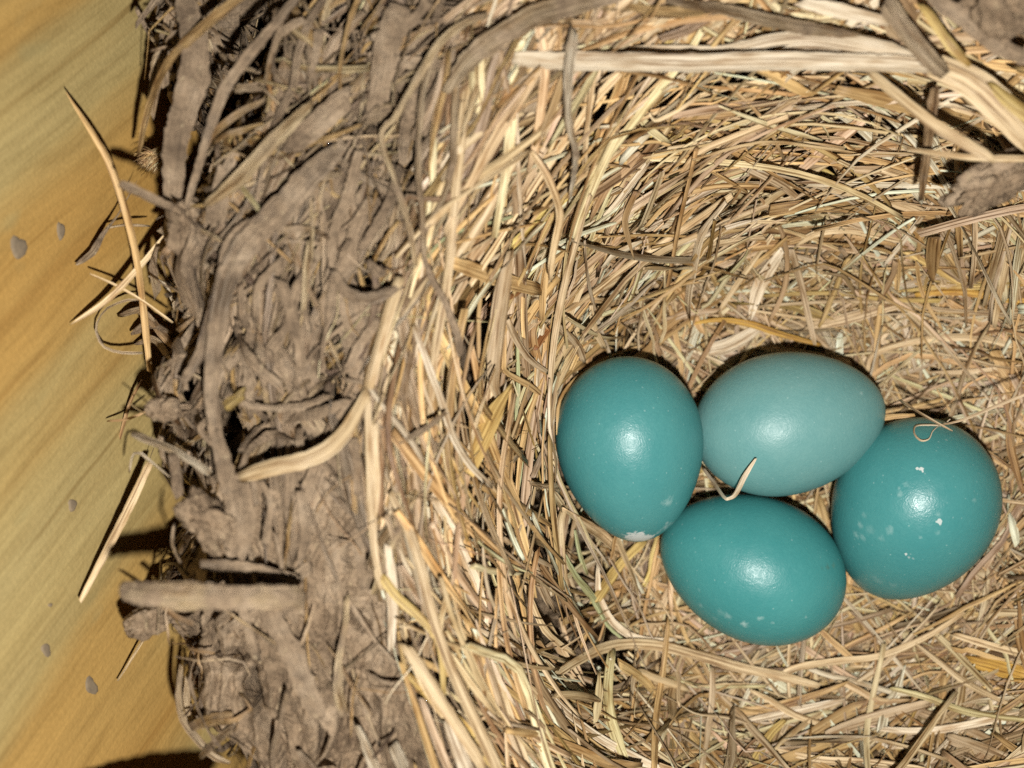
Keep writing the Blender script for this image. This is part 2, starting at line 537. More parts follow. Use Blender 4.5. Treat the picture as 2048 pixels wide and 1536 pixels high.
def build_board():
    n_u, n_v = 60, 40
    us = np.linspace(-90, 90, n_u); vs2 = np.linspace(-75, 52, n_v)      # along Y and up the face
    U, Vv = np.meshgrid(us, vs2, indexing='ij')
    dz = .12 * N1.fbm(U * .05, Vv * .06, 3)
    front = bA + U[..., None] * yv + Vv[..., None] * up + dz[..., None] * nrm_b
    back = bA + U[..., None] * yv + Vv[..., None] * up - 22.0 * nrm_b
    V = np.concatenate([front.reshape(-1, 3), back.reshape(-1, 3)])
    F = []
    q = lambda i, j: i * n_v + j
    nb = n_u * n_v
    for i in range(n_u - 1):
        for j in range(n_v - 1):
            F.append((q(i, j), q(i, j + 1), q(i + 1, j + 1), q(i + 1, j)))
            F.append((nb + q(i, j), nb + q(i + 1, j), nb + q(i + 1, j + 1), nb + q(i, j + 1)))
    for i in range(n_u - 1):
        F.append((q(i, 0), q(i + 1, 0), nb + q(i + 1, 0), nb + q(i, 0)))
        F.append((q(i, n_v - 1), nb + q(i, n_v - 1), nb + q(i + 1, n_v - 1), q(i + 1, n_v - 1)))
    for j in range(n_v - 1):
        F.append((q(0, j), nb + q(0, j), nb + q(0, j + 1), q(0, j + 1)))
        F.append((q(n_u - 1, j), q(n_u - 1, j + 1), nb + q(n_u - 1, j + 1), nb + q(n_u - 1, j)))
    loc = (V - bA) @ board_M
    o = mesh_obj('wooden_board', loc, F, WOOD)
    M = Matrix([[*board_M[0], 0], [*board_M[1], 0], [*board_M[2], 0], [0, 0, 0, 1]])
    M.translation = Vector([float(c) * MM for c in bA])
    o.matrix_world = M
    o['label'] = 'yellow-brown wooden board with slanting grain beside the nest'
    o['category'] = 'board'
    # splashes of dried mud on the wood
    for px, py, rx, ry in ((38, 495, 16, 30), (145, 1010, 11, 12), (92, 1300, 12, 14), (182, 1372, 14, 22), (122, 462, 7, 24), (100, 1210, 4, 5)):
        c = on_board(px, py)
        k = (H - c[2]) / FPX
        nu, nr = 14, 4
        pts = []; ph = rng.random() * 9
        for r_ in range(nr + 1):
            for a in range(nu):
                th = a / nu * 2 * math.pi
                w = 1 + .22 * math.sin(2 * th + ph) + .14 * math.sin(3 * th + 2 * ph)
                rr = r_ / nr
                p = on_board(px + rx * w * rr * math.cos(th), py + ry * w * rr * math.sin(th))
                pts.append(p + nrm_b * (.13 + (.04 * (1 - rr ** 2) if r_ < nr else -.4)))
        F2 = [(r_ * nu + a, r_ * nu + (a + 1) % nu, (r_ + 1) * nu + (a + 1) % nu, (r_ + 1) * nu + a) for r_ in range(nr) for a in range(nu)]
        s = mesh_obj('mud_speck', (np.array(pts) - bA) @ board_M, F2, STAIN, o)
    return o


board = build_board()

# ================================================================== eggs
EGGS = [   # name px centre, z, long axis angle in picture (deg, pointing to the blunt end, counter-clockwise from +x), tilt toward camera, length px, width px, colour, label
    dict(c=(1261, 899), z=4.0, ang=97, tilt=6, L=374, W=286, k=.13, col=(.062, .250, .248),
         label='teal egg with a white chalky smear on its lower tip'),
    dict(c=(1579, 845), z=1.0, ang=191, tilt=3, L=388, W=279, k=.10, col=(.134, .312, .302),
         label='palest blue-green egg, lying lengthways behind the folded grass sliver'),
    dict(c=(1504, 1134), z=-1.5, ang=-22, tilt=4, L=381, W=284, k=.09, col=(.053, .252, .247),
         label='deep teal egg nearest the cup front, with a small brownish speck on its end'),
    dict(c=(1822, 1025), z=-1.0, ang=72, tilt=30, L=395, W=314, k=.15, col=(.057, .250, .248),
         label='large rounded teal egg with white flakes and a curled fibre on top'),
]
WHITE = (.58, .63, .60); CHALK = (.42, .58, .55); DIRT = (.10, .11, .05)
MARKS = [
    [(1272, 1076, 1.9, WHITE, 1, 1.5), (1250, 1081, 1.2, WHITE, 1, 1.4), (1292, 1078, 1.2, WHITE, .95, 1.6), (1282, 1068, .7, WHITE, .95, 1.5), (1300, 1074, .8, WHITE, .9, 1.6),
     (1316, 1066, .55, WHITE, .7, 2.2), (1332, 1054, .9, WHITE, .7, 2.4), (1345, 1047, .6, WHITE, .5, 2.2), (1336, 1004, .9, CHALK, .75, 2.4), (1334, 1046, .4, WHITE, .8, 2)],
    [(1722, 786, .5, CHALK, .9, 2.2), (1575, 735, .6, CHALK, .35, 2.6), (1565, 728, .4, CHALK, .35, 2.4), (1655, 800, .5, CHALK, .2, 2.4)],
    [(1655, 1134, .65, DIRT, .85, 2.2), (1668, 1132, .6, (.17, .19, .08), .6, 2.4), (1645, 1136, .5, DIRT, .3, 2.4),
     (1455, 1232, .8, CHALK, .7, 2.4), (1490, 1250, .9, CHALK, .75, 2.4), (1520, 1237, .6, CHALK, .8, 2.0), (1488, 1248, .5, CHALK, .8, 1.6), (1400, 1210, .6, CHALK, .5, 2.2),
     (1398, 1180, .4, CHALK, .35, 2.2), (1545, 1246, .4, CHALK, .6, 2), (1612, 1234, .3, CHALK, .6, 2), (1430, 1238, .7, CHALK, .3, 2.5), (1440, 1225, .9, CHALK, .3, 2.5), (1550, 985, .3, CHALK, .3, 2)],
    [(1842, 938, .5, WHITE, 1, 1.8), (1834, 937, .32, WHITE, .95, 1.8), (1845, 943, .25, WHITE, .9, 1.6), (1879, 1044, .55, WHITE, .82, 2.6), (1876, 1030, .5, CHALK, .5, 2.2), (1875, 1065, .5, CHALK, .35, 2.4),
     (1812, 1109, .3, WHITE, .85, 2.4), (1817, 1115, .3, WHITE, .8, 2.4), (1826, 1117, .3, WHITE, .7, 2.4), (1800, 988, .6, CHALK, .6, 2.2), (1798, 977, .3, CHALK, .6, 2), (1812, 970, .5, CHALK, .3, 2.4),
     (1720, 1049, .7, CHALK, .6, 2.2), (1712, 1068, .8, CHALK, .6, 2.4), (1725, 1076, .7, CHALK, .6, 2.4), (1780, 1060, .8, CHALK, .55, 2.2), (1762, 1077, .7, CHALK, .4, 2.4),
     (1740, 1060, 1.1, CHALK, .25, 2.6), (1755, 1160, 1.0, CHALK, .3, 2.6), (1720, 1165, .9, CHALK, .3, 2.6), (1785, 1170, .8, CHALK, .3, 2.6), (1948, 1001, .5, CHALK, .4, 2.4),
     (1841, 1075, .35, CHALK, .5, 2), (1728, 1030, .6, CHALK, .3, 2.4), (1860, 985, .7, CHALK, .25, 2.6), (1893, 880, .25, WHITE, .5, 2)],
]
for e in EGGS:
    k = (H - e['z']) / FPX
    e['pos'] = P(e['c'][0], e['c'][1], e['z'])
    e['b'] = e['W'] * k / 2; e['a'] = e['L'] * k / 2
    a, t = math.radians(e['ang']), math.radians(e['tilt'])
    if e['tilt'] > 20:                       # foreshortened one: keep the shown length
        e['a'] = 15.4
    ax = np.array([math.cos(a) * math.cos(t), math.sin(a) * math.cos(t), math.sin(t)])
    s1 = norm(np.cross(ax, np.array([0.13, .21, .97]))); s2 = np.cross(ax, s1)
    e['R'] = np.array([s1, s2, ax]).T        # local z = long axis


def egg_local(p, e):
    return (p - e['pos']) @ e['R']


def egg_inside(p, e, grow=0.0):
    q = egg_local(p, e)
    t = np.clip(q[..., 2] / (e['a'] + grow), -1, 1)
    r = (e['b'] + grow) * np.sqrt(1 - t * t) * (1 + e['k'] * t - .05 * t * t + .02)
    return (np.abs(q[..., 2]) < e['a'] + grow) & (np.hypot(q[..., 0], q[..., 1]) < r)


def pixel_on_egg(px, py, e):
    d = np.array([(px - 1024) / FPX, -(py - 768) / FPX, -1.0]); o = np.array([0, 0, H])
    t = np.linspace(H - 30, H + 30, 2400)
    pts = o + t[:, None] * d
    ins = egg_inside(pts, e)
    if ins.any():
        return egg_local(pts[np.argmax(ins)], e)
    j = np.argmin(np.linalg.norm(pts - e['pos'], axis=1))
    q = egg_local(pts[j], e)
    return q / np.linalg.norm(q) * e['b'] * 1.0


def build_egg(e, marks, i):
    nu, nv = 96, 64
    V = []
    for j in range(nv + 1):
        ph = math.pi * j / nv
        t = -math.cos(ph)
        r = max(e['b'] * math.sin(ph) * (1 + e['k'] * t - .05 * t * t + .02), .004)
        for q in range(nu):
            th = 2 * math.pi * q / nu
            V.append((r * math.cos(th), r * math.sin(th), e['a'] * t))
    F = [(j * nu + q, j * nu + (q + 1) % nu, (j + 1) * nu + (q + 1) % nu, (j + 1) * nu + q) for j in range(nv) for q in range(nu)]
    mk = [(pixel_on_egg(px, py, e), r * (.8 if i != 0 else 1), c, am * (1 if am > .8 and c is WHITE else .6), w) for px, py, r, c, am, w in marks]
    o = mesh_obj('egg', V, F, make_egg_material('eggshell_%d' % i, e['col'], mk, i + 1))
    M = Matrix([[*e['R'][0], 0], [*e['R'][1], 0], [*e['R'][2], 0], [0, 0, 0, 1]])
    M.translation = Vector([float(c) * MM for c in e['pos']])
    o.matrix_world = M
    o['label'] = e['label']; o['category'] = 'egg'; o['group'] = 'eggs in the nest cup'
    return o


for i, e in enumerate(EGGS):
    build_egg(e, MARKS[i], i)
for i in range(4):
    for j in range(i + 1, 4):
        d = rng.normal(size=(4000, 3)); d = norm(d)
        ei, ej = EGGS[i], EGGS[j]
        t = d[:, 2]; rr = ei['b'] * np.sqrt(1 - t * t) * (1 + ei['k'] * t - .05 * t * t + .02)
        hz = np.hypot(d[:, 0], d[:, 1]) + 1e-9
        pts = np.stack([d[:, 0] / hz * rr, d[:, 1] / hz * rr, ei['a'] * t], -1) @ ei['R'].T + ei['pos']
        dep = 0
        for g in np.arange(0, -4, -.25):
            if egg_inside(pts, ej, g).any():
                dep = g
        if dep:
            print('egg overlap', i, j, dep)


def hits_egg(C, grow=.25):
    """strands [N,S,3] that run through an egg or lie across the top of one"""
    bad = np.zeros(C.shape[0], bool)
    for e in EGGS:
        bad |= egg_inside(C, e, grow).any(1)
        # above the egg, within its outline
        dd = H - C[..., 2:3]
        for f in (.25, .5, .75):
            base_pt = np.array([0, 0, H]) + (C - np.array([0, 0, H])) * (1 + f * 22 / dd)
            bad |= egg_inside(base_pt, e, .3).any(1)
    return bad


# ================================================================== the nest
nest = empty('bird_nest', NEST_BASE)
nest['label'] = 'bird nest of dry straw with a dried mud rim, holding four eggs'
nest['category'] = 'nest'


def build_mud():
    xs = np.concatenate([np.arange(-60, -8, .18), np.arange(-8, 24, .38), np.arange(24, 130, .9)])
    ys = np.concatenate([np.arange(-98, -54, .6), np.arange(-54, 54, .24), np.arange(54, 76, .6)])
    X, Y = np.meshgrid(xs, ys, indexing='ij')
    z, r = base_height(X, Y)
    # stalk-like ridges running along the rim, lumps and pits
    th = np.arctan2(Y - CR[1], X - CR[0])
    along = th * 52; acr = r * 50
    wx = 2.2 * N1.fbm(along * .12, acr * .12, 3)
    ridge = 1 - np.abs(N2.fbm(along * .055 + 3, (acr + wx) * .34, 3))
    ridge2 = 1 - np.abs(N3.fbm(along * .11 + 9, (acr + 1.4 * wx) * .75 + 5, 3))
    lump = N4.fbm(X * .2, Y * .2, 4)
    fine = N1.fbm(X * 1.1, Y * 1.1, 4)
    rim = ss(.93, 1.06, r)
    low = 1 - ss(-36, -24, -Y - 12)              # smoother plastered mud toward the bottom
    amp = rim * (.45 + .55 * ss(-24, -6, Y))
    z2 = z + amp * (3.4 * (ridge - .6) + 1.7 * (ridge2 - .6)) + rim * (1.5 * lump + .42 * fine)
    z2 = z2 + (1 - rim) * (.8 * lump + .25 * fine)
    # cracks
    crack = np.abs(N2.fbm(X * .17 + 40, Y * .17, 4))
    z2 = z2 - rim * 1.6 * (1 - ss(0.0, .06, crack)) * ss(-.1, .35, N4.fbm(X * .08 + 7, Y * .08, 2))
    z2 = z2 - 24 * void_mask(X, Y, r) - 9 * lining_void(X, Y, r)
    z2 = z2 - 1.2 - 11.0 * ss(-14, 4, Y) * ss(1.02, 1.12, r) - 4.5 * (1 - rim)
    nx, ny = X.shape
    idx = np.arange(nx * ny).reshape(nx, ny)
    F = np.stack([idx[:-1, :-1], idx[1:, :-1], idx[1:, 1:], idx[:-1, 1:]], -1).reshape(-1, 4)
    return mesh_obj('mud_wall', np.stack([X, Y, z2], -1).reshape(-1, 3), F, MUD, nest, NEST_BASE)


mud_o = build_mud()
mud_o['label'] = 'grey-brown dried mud rim and shell of the nest'

# ------------------------------------------------------------------ colours of the strands (albedo)
PAL = dict(cream=(.60, .445, .25), pale=(.64, .525, .365), tan=(.50, .325, .14), brown=(.38, .245, .125), yellow=(.52, .37, .13), amber=(.50, .29, .06),
           dusty=(.46, .34, .205), green=(.36, .37, .19), rust=(.30, .135, .05), mud=(.29, .215, .145), olive=(.50, .42, .21), pink=(.58, .40, .255))


def fill_cols(n, wts):
    names = list(wts); p = np.array([wts[k] for k in names], float); p /= p.sum()
    c = np.array([PAL[k] for k in names])[rng.choice(len(names), n, p=p)]
    v = np.minimum(rng.normal(.93, .24, (n, 1)), 1.22).clip(.35)
    aged = np.clip(1 - v, 0, 1)                      # older, browner blades are darker
    c = c * (1 - aged * np.array([[0.0, .16, .34]]))
    return np.clip(c * v * rng.uniform(.96, 1.04, (n, 3)), 0, .62)


def walk(p0, phi, L, S, off, curv, kink, bow, follow_floor=False):
    """lay strands over the nest's surface, all at once"""
    n = len(L); x, y = p0[:, 0].copy(), p0[:, 1].copy()
    ds = L / (S - 1)

    def tang(x, y):
        return np.arctan2(y - CR[1], x - CR[0]) + math.pi / 2
    tg = tang(x, y); a = tg + phi
    C = np.zeros((n, S, 3)); Nr = np.zeros((n, S, 3))
    kpos = rng.integers(2, S - 2, n)
    for s in range(S):
        gxv, gyv = look(GDX, x, y), look(GDY, x, y)
        gl = np.hypot(gxv, gyv); lim = np.minimum(1, 2.6 / (gl + 1e-6)); gxv, gyv = gxv * lim, gyv * lim
        nn = norm(np.stack([-gxv, -gyv, np.ones(n)], -1))
        C[:, s] = np.stack([x, y, look(GH, x, y)], -1) + nn * off[:, None]
        Nr[:, s] = nn
        if s == S - 1:
            break
        dx, dy = np.cos(a), np.sin(a)
        st = ds / np.sqrt(1 + (gxv * dx + gyv * dy) ** 2)
        x = x + st * dx; y = y + st * dy
        t2 = tang(x, y); dt = (t2 - tg + math.pi) % (2 * math.pi) - math.pi
        fol = ss(.5, .78, look(GR, x, y))
        a = a + .75 * fol * dt + curv * ds + rng.normal(0, .018, n) + np.where(kpos == s, kink, 0)
        tg = t2
    # straws are stiff: smooth the path, bow the ends off the surface
    for _ in range(1):
        C[:, 1:-1] = .5 * C[:, 1:-1] + .25 * (C[:, :-2] + C[:, 2:])
    s = np.linspace(-1, 1, S)
    C += Nr * (bow[:, 0, None] * s[None] + bow[:, 1, None] * (s[None] ** 2 - .4))[..., None]
    return C, Nr


def fill(n, S, p0, phi_sig, Lr, wr, offr, wts, mud=(0, .18), poke=.06, kinkp=.25, crownp=.22, muddy=False):
    L = np.exp(rng.uniform(math.log(Lr[0]), math.log(Lr[1]), n))
    wd = np.exp(rng.normal(math.log(wr[0]), wr[1], n)).clip(wr[2], wr[3])
    off = rng.uniform(offr[0], offr[1], n)
    phi = phi_sig(p0) * rng.normal(0, 1, n) + math.pi * rng.integers(0, 2, n)
    kink = np.where(rng.random(n) < kinkp, rng.normal(0, .6, n), 0)
    bow = np.stack([rng.normal(0, poke, n) * L * .5, rng.normal(0, poke * .5, n) * L * .5], -1)
    # start half a length back
    tg = np.arctan2(p0[:, 1] - CR[1], p0[:, 0] - CR[0]) + math.pi / 2 + phi
    C, Nr = walk(p0 - .3 * L[:, None] * np.stack([np.cos(tg), np.sin(tg)], -1), phi, L, S, off, rng.normal(0, .006, n), kink, bow)
    s = np.linspace(0, 1, S)
    tip0 = rng.uniform(.35, 1, n)[:, None]; tip1 = rng.uniform(.15, 1, n)[:, None]
    prof = 1 - (1 - tip0) * (1 - ss(0, .25, s))[None] - (1 - tip1) * ss(.55, 1, s)[None]
    W = wd[:, None] * prof * (1 + (.08 if muddy else .03) * rng.normal(size=(n, S)))
    roll = rng.normal(0, .62, n)[:, None] + np.where(rng.random(n) < .2, rng.normal(0, 1.2, n), 0)[:, None] * np.linspace(-1, 1, S)[None]
    shape = rng.normal(.05, .17, (n, 2))
    crown = np.where(rng.random(n) < crownp, rng.uniform(.25, .8, n), 0) * (wd < 1.4)
    V, ax = strand_rings(C, norm(Nr + np.array([0, 0, 1.1])), W, rng.uniform(.08, .18, n), roll, shape, rng.normal(0, 1.0, (n, 2)), crown)
    col = fill_cols(n, wts); mf = rng.uniform(mud[0], mud[1], n)
    # mud share drawn at random from each set's range
    st = Strands(V, ax, C, W, col, mf, muddy)
    st.C = C; st.off = off; st.wd = wd; st.L = L
    return st


def sample_xy(n, rlo, rhi, box=None):
    out = np.zeros((0, 2))
    while len(out) < n:
        q = np.stack([rng.uniform(-58, 112, 4 * n), rng.uniform(-74, 68, 4 * n)], -1)
        r = look(GR, q[:, 0], q[:, 1])
        ok = (r > rlo) & (r < rhi)
        gl = np.hypot(look(GDX, q[:, 0], q[:, 1]), look(GDY, q[:, 0], q[:, 1]))
        ok &= rng.random(len(q)) < np.sqrt(1 + gl ** 2) / 3.0           # even by true area
        if box is not None:
            ok &= box(q)
        out = np.concatenate([out, q[ok]])
    return out[:n]


def in_view(q):
    z = look(GH, q[:, 0], q[:, 1]); px, py = project(np.stack([q[:, 0], q[:, 1], z], -1))
    return (px > -120) & (px < 2190) & (py > -130) & (py < 1670)


LINING = dict(cream=36, pale=16, tan=26, dusty=14, brown=3.5, yellow=2, pink=3, rust=.2, green=.08)
FLOORW = dict(cream=34, pale=16, tan=26, dusty=17, brown=3, yellow=2, pink=3, green=.08)
wall_sig = lambda p: .13 + .75 * (1 - ss(.38, .56, look(GR, p[:, 0], p[:, 1])))
any_sig = lambda p: np.full(len(p), 2.0)

sets = []
# deep layer, middle layer, top layer of the cup wall
sets.append(fill(2100, 9, sample_xy(2100, .50, 1.04, in_view), lambda p: wall_sig(p) + .1, (14, 46), (1.15, .42, .4, 2.8), (-2.6, .2), LINING, poke=.03))
sets.append(fill(1900, 10, sample_xy(1900, .50, 1.05, in_view), lambda p: wall_sig(p) + .10, (16, 60), (.98, .48, .28, 2.5), (.2, 2.6), LINING, poke=.05))
sets.append(fill(1300, 12, sample_xy(1300, .50, 1.05, in_view), lambda p: wall_sig(p) * 1.4 + .14, (14, 62), (.92, .5, .25, 2.6), (2.6, 5.2), LINING, poke=.08, kinkp=.35))
sets.append(fill(420, 11, sample_xy(420, .50, 1.0, in_view), lambda p: wall_sig(p) + .55, (8, 30), (.75, .5, .2, 2.2), (4.0, 6.0), LINING, poke=.10, kinkp=.5))
sets.append(fill(1900, 12, sample_xy(1900, .40, 1.03, in_view), lambda p: wall_sig(p) * 1.2 + .16, (14, 60), (.42, .30, .2, .8), (1.5, 5.2), LINING, poke=.06, kinkp=.3, crownp=.5))
sets.append(fill(420, 12, sample_xy(420, .05, .55, in_view), any_sig, (14, 46), (.42, .30, .2, .8), (1.0, 4.2), FLOORW, poke=.06, kinkp=.4, crownp=.5))
# cup floor: chopped, crossing every way
sets.append(fill(1400, 8, sample_xy(1400, 0, .60, in_view), any_sig, (10, 34), (1.15, .42, .3, 2.8), (-2.0, .4), FLOORW, poke=.03))
sets.append(fill(900, 8, sample_xy(900, 0, .60, in_view), any_sig, (10, 38), (.95, .45, .25, 2.4), (.4, 2.4), FLOORW, poke=.05, kinkp=.4))
sets.append(fill(420, 10, sample_xy(420, .1, .66, in_view), any_sig, (12, 40), (.85, .42, .25, 1.8), (2.4, 4.6), FLOORW, poke=.07, kinkp=.5))
# lip of straw where lining meets mud, and the straw that goes on over the back edge
LIPW = dict(cream=16, pale=10, tan=24, dusty=40, brown=6)  # lip colours dulled to offset the nearer flash's extra brightness
sets.append(fill(1150, 10, sample_xy(1150, .96, 1.10, in_view), lambda p: np.full(len(p), .22), (14, 52), (.85, .45, .25, 2.0), (-.4, 3.0), LIPW, mud=(0, .46), poke=.05, muddy=True))
back = lambda q: in_view(q) & (q[:, 1] > 30) & (q[:, 0] > -6)
sets.append(fill(620, 10, sample_xy(620, .95, 1.5, back), lambda p: np.full(len(p), .24), (12, 44), (1.15, .45, .3, 2.8), (-1.0, 3.4), dict(cream=18, pale=10, tan=26, dusty=36, brown=6), poke=.06, kinkp=.35))

BPY = np.array([-200, 0, 150, 400, 560, 770, 1000, 1150, 1300, 1400, 1536, 1800])
BPX = np.array([940, 930, 890, 830, 790, 738, 738, 748, 800, 860, 905, 960])


def past_mud(C, slack):
    px, py = project(C)
    return (px < np.interp(py, BPY, BPX) - slack).any(1)


for st in sets:
    lv = (lining_void(st.C[..., 0], st.C[..., 1], look(GR, st.C[..., 0], st.C[..., 1])) > .4).mean(1)
    st.ok = ~hits_egg(st.C) & (lv < np.where(st.off < 2.6, .3, .75)) & ~past_mud(st.C, rng.uniform(-25, 45, st.N)[:, None])

# mud-coated stalks over the rim
left = lambda q: in_view(q) & (q[:, 0] < 14) & (q[:, 0] > edge_x(q[:, 1]) - 1)
mudset = fill(300, 12, sample_xy(300, 1.03, 1.85, lambda q: left(q) & (rng.random(len(q)) < .04 + .96 * ss(-24, -2, q[:, 1]))), lambda p: .22 + .25 * ss(-10, 10, p[:, 1]), (16, 60), (1.3, .5, .4, 3.4), (-.8, 2.4),
              dict(mud=8, dusty=6, tan=5, cream=2), mud=(.30, .95), poke=.05, kinkp=.25, crownp=.4, muddy=True)
sparse = lambda q: left(q) & (rng.random(len(q)) < .06 + .94 * ss(-24, -2, q[:, 1]))
mudset2 = fill(340, 8, sample_xy(340, 1.03, 1.85, sparse), lambda p: np.full(len(p), .6), (4, 16), (.8, .5, .25, 2.2), (-.3, 2.2), dict(mud=10, dusty=4, tan=3, cream=1), mud=(.3, 1.0), poke=.12, kinkp=.4, crownp=.4, muddy=True)
upper = lambda q: left(q) & (q[:, 1] > -16)
mudset3 = fill(1000, 10, sample_xy(1000, 1.02, 1.9, upper), lambda p: np.full(len(p), .30), (8, 30), (1.05, .5, .3, 3.0), (-8.5, .8), dict(mud=10, dusty=4, tan=2), mud=(.5, 1.0), poke=.06, kinkp=.3, crownp=.3, muddy=True)
mudfib = fill(1200, 9, sample_xy(1200, 1.02, 1.9, sparse), lambda p: np.full(len(p), .45), (5, 30), (.36, .45, .14, 1.0), (-2.6, 3.0), dict(mud=4, dusty=8, tan=9, cream=7), mud=(.0, .62), poke=.10, kinkp=.5, crownp=.5, muddy=True)
# crumbly bits along the nest's outer edge and in the hollows
outer = lambda q: in_view(q) & (np.abs(q[:, 0] - edge_x(q[:, 1])) < 5.0)
edgeset = fill(420, 8, sample_xy(420, 1.0, 2.9, outer), any_sig, (4, 18), (.45, .55, .12, 1.8), (.2, 2.4), dict(mud=6, dusty=6, tan=5, brown=4, cream=1), mud=(.1, .7), poke=.22, kinkp=.5, crownp=.4, muddy=True)
pit = lambda q: (np.abs(q[:, 0] + 32) < 9) & (np.abs(q[:, 1] - 33) < 15)
pitset = fill(260, 8, sample_xy(260, 1.0, 2.9, pit), any_sig, (4, 20), (.6, .5, .15, 2.0), (.2, 3.5), dict(mud=5, dusty=8, tan=6, cream=3), mud=(.1, .6), poke=.15, kinkp=.4, crownp=.3, muddy=True)
# hair-thin fibres everywhere
fib = fill(520, 12, sample_xy(520, .2, 1.15, in_view), any_sig, (4, 20), (.14, .3, .08, .25), (2.5, 5.2), dict(cream=10, pale=10, tan=6, brown=2), poke=.10, kinkp=.7, crownp=1.0)
fib.ok = ~hits_egg(fib.C)

# ------------------------------------------------------------------ strands set one by one from the photograph
HERO = []


def hero(pts, w, col='cream', off=4.5, z=None, mud=.05, name='straw', crown=None, roll=None, h=.12, taper=(.8, .8), shape=None, label=None, kinky=False, twist=0):
    HERO.append(dict(pts=pts, w=w, col=col, off=off, z=z, mud=mud, name=name, crown=crown, roll=roll, h=h, taper=taper, shape=shape, label=label, kinky=kinky, twist=twist))


M_ = 'mud_coated_stalk'
# strands over the board
hero([(132, 185), (190, 275), (222, 335), (250, 420), (272, 510), (285, 600), (300, 745)], [6, 12, 15, 14, 14, 13, 12], 'tan', z=[36, 36, 35, 34, 31, 28, 25], crown=.6, taper=(.4, .8), label='long tan straw curving over the board')
hero([(485, -10), (400, 60), (340, 120), (302, 200), (276, 310)], [22, 20, 16, 13, 9], 'tan', z=[52, 49, 45, 40, 34], mud=.2, crown=.4)
hero([(350, 450), (282, 530), (215, 600), (140, 650)], [10, 11, 12, 4], 'cream', z=[31, 30, 31, 32], crown=.3, taper=(.9, .3))
hero([(180, 548), (235, 572), (290, 605), (345, 645)], [4, 5, 5, 5], 'cream', z=[33, 30, 28, 25], crown=.8)
hero([(152, 530), (185, 505), (205, 470), (235, 430), (275, 360)], [5, 14, 10, 6, 3], 'dusty', z=[31, 30, 29, 29, 27], mud=.55, roll=.6, twist=1.5)
hero([(215, 455), (255, 450), (300, 452)], [5, 6, 5], 'dusty', z=[28, 26, 24], mud=.4)
hero([(285, 705), (240, 705), (205, 690), (192, 655), (210, 620), (250, 600), (285, 600)], [5, 6, 5, 4, 4, 4, 4], 'dusty', z=[27, 28, 29, 30, 28, 26, 25], mud=.25, crown=.7)
hero([(298, 552), (330, 570), (348, 605), (345, 635)], [5, 8, 8, 4], 'pale', z=[29, 29, 28, 26], mud=.2, roll=.5)
hero([(240, 632), (275, 622), (310, 640)], [10, 22, 8], 'dusty', z=[22, 24, 25], mud=.35, roll=.5, twist=1.4)
hero([(262, 668), (300, 650), (345, 668)], [8, 20, 12], 'dusty', z=[22, 24, 26], mud=.5, roll=-.5, twist=-1.6)
hero([(290, 625), (318, 660), (350, 700)], [9, 15, 10], 'brown', z=[23, 25, 26], mud=.3, roll=.2, twist=.9)
hero([(270, 690), (310, 680), (340, 720)], [6, 16, 10], 'dusty', z=[20, 22, 24], mud=.55, twist=1.2)
hero([(300, 925), (265, 1000), (235, 1060), (160, 1203)], [14, 16, 15, 10], 'cream', z=[27, 28, 29, 32], crown=.5, mud=.1)
hero([(310, 1240), (280, 1290), (235, 1362)], [6, 5, 3], 'cream', z=[21, 22, 23], mud=.2)
hero([(262, 868), (345, 900), (422, 948)], [14, 15, 13], 'pale', z=[44, 46, 47], mud=.25, crown=.5)
hero([(258, 945), (275, 905), (340, 955)], [5, 5, 4], 'pale', z=[36, 39, 41], mud=.3, crown=.6)
hero([(215, 842), (255, 838), (300, 820)], [4, 5, 4], 'brown', z=[26, 28, 30], crown=.6)
hero([(232, 905), (244, 860), (262, 800), (285, 760)], [3, 6, 6, 5], 'brown', z=[19, 20, 22, 24], crown=.6)
# stalks and mud at the outer left
hero([(240, 368), (290, 388), (345, 415)], [22, 26, 22], 'mud', z=[55, 54, 51], mud=.8, name=M_, crown=.8)
hero([(365, -10), (385, 60), (388, 150), (365, 230), (350, 300), (345, 405)], [40, 50, 58, 54, 48, 44], 'mud', z=[45, 46, 46, 46, 46, 45], mud=.95, name=M_, h=.3, shape=(.1, .06))
hero([(600, -15), (545, 55), (495, 115), (450, 180), (415, 270), (395, 340), (372, 415)], [16, 20, 22, 22, 18, 15, 12], 'mud', z=[54, 54, 54, 53, 52, 50, 48], mud=.62, name=M_, crown=.5)
hero([(610, 40), (565, 62), (545, 110), (530, 165)], [16, 15, 10, 5], 'dusty', z=[52, 52, 50, 48], mud=.5, name=M_, crown=.4)
hero([(530, 200), (480, 225), (430, 265), (410, 300)], [10, 13, 11, 8], 'tan', z=[49, 49, 48, 47], mud=.35, crown=.5)
hero([(470, 180), (530, 170)], [17, 16], 'dusty', z=[44, 45], mud=.5, name=M_, crown=.8)
hero([(440, 105), (470, 130), (520, 145)], [14, 16, 12], 'dusty', z=[40, 42, 42], mud=.4, name=M_)
hero([(330, 175), (320, 110), (300, 230)], [16, 26, 20], 'dusty', z=[36, 36, 34], mud=.5, name=M_, twist=.6)
hero([(625, 205), (575, 255), (525, 305), (470, 365), (408, 412)], [14, 26, 26, 26, 16], 'cream', z=[54, 55, 55, 55, 53], mud=.22, crown=.35, taper=(.6, .5), label='bright cream stalk lying across the mud')
hero([(700, 195), (660, 225), (610, 270), (580, 300)], [42, 50, 46, 34], 'mud', z=[51, 51.5, 51, 50], mud=1, name=M_, h=.3)
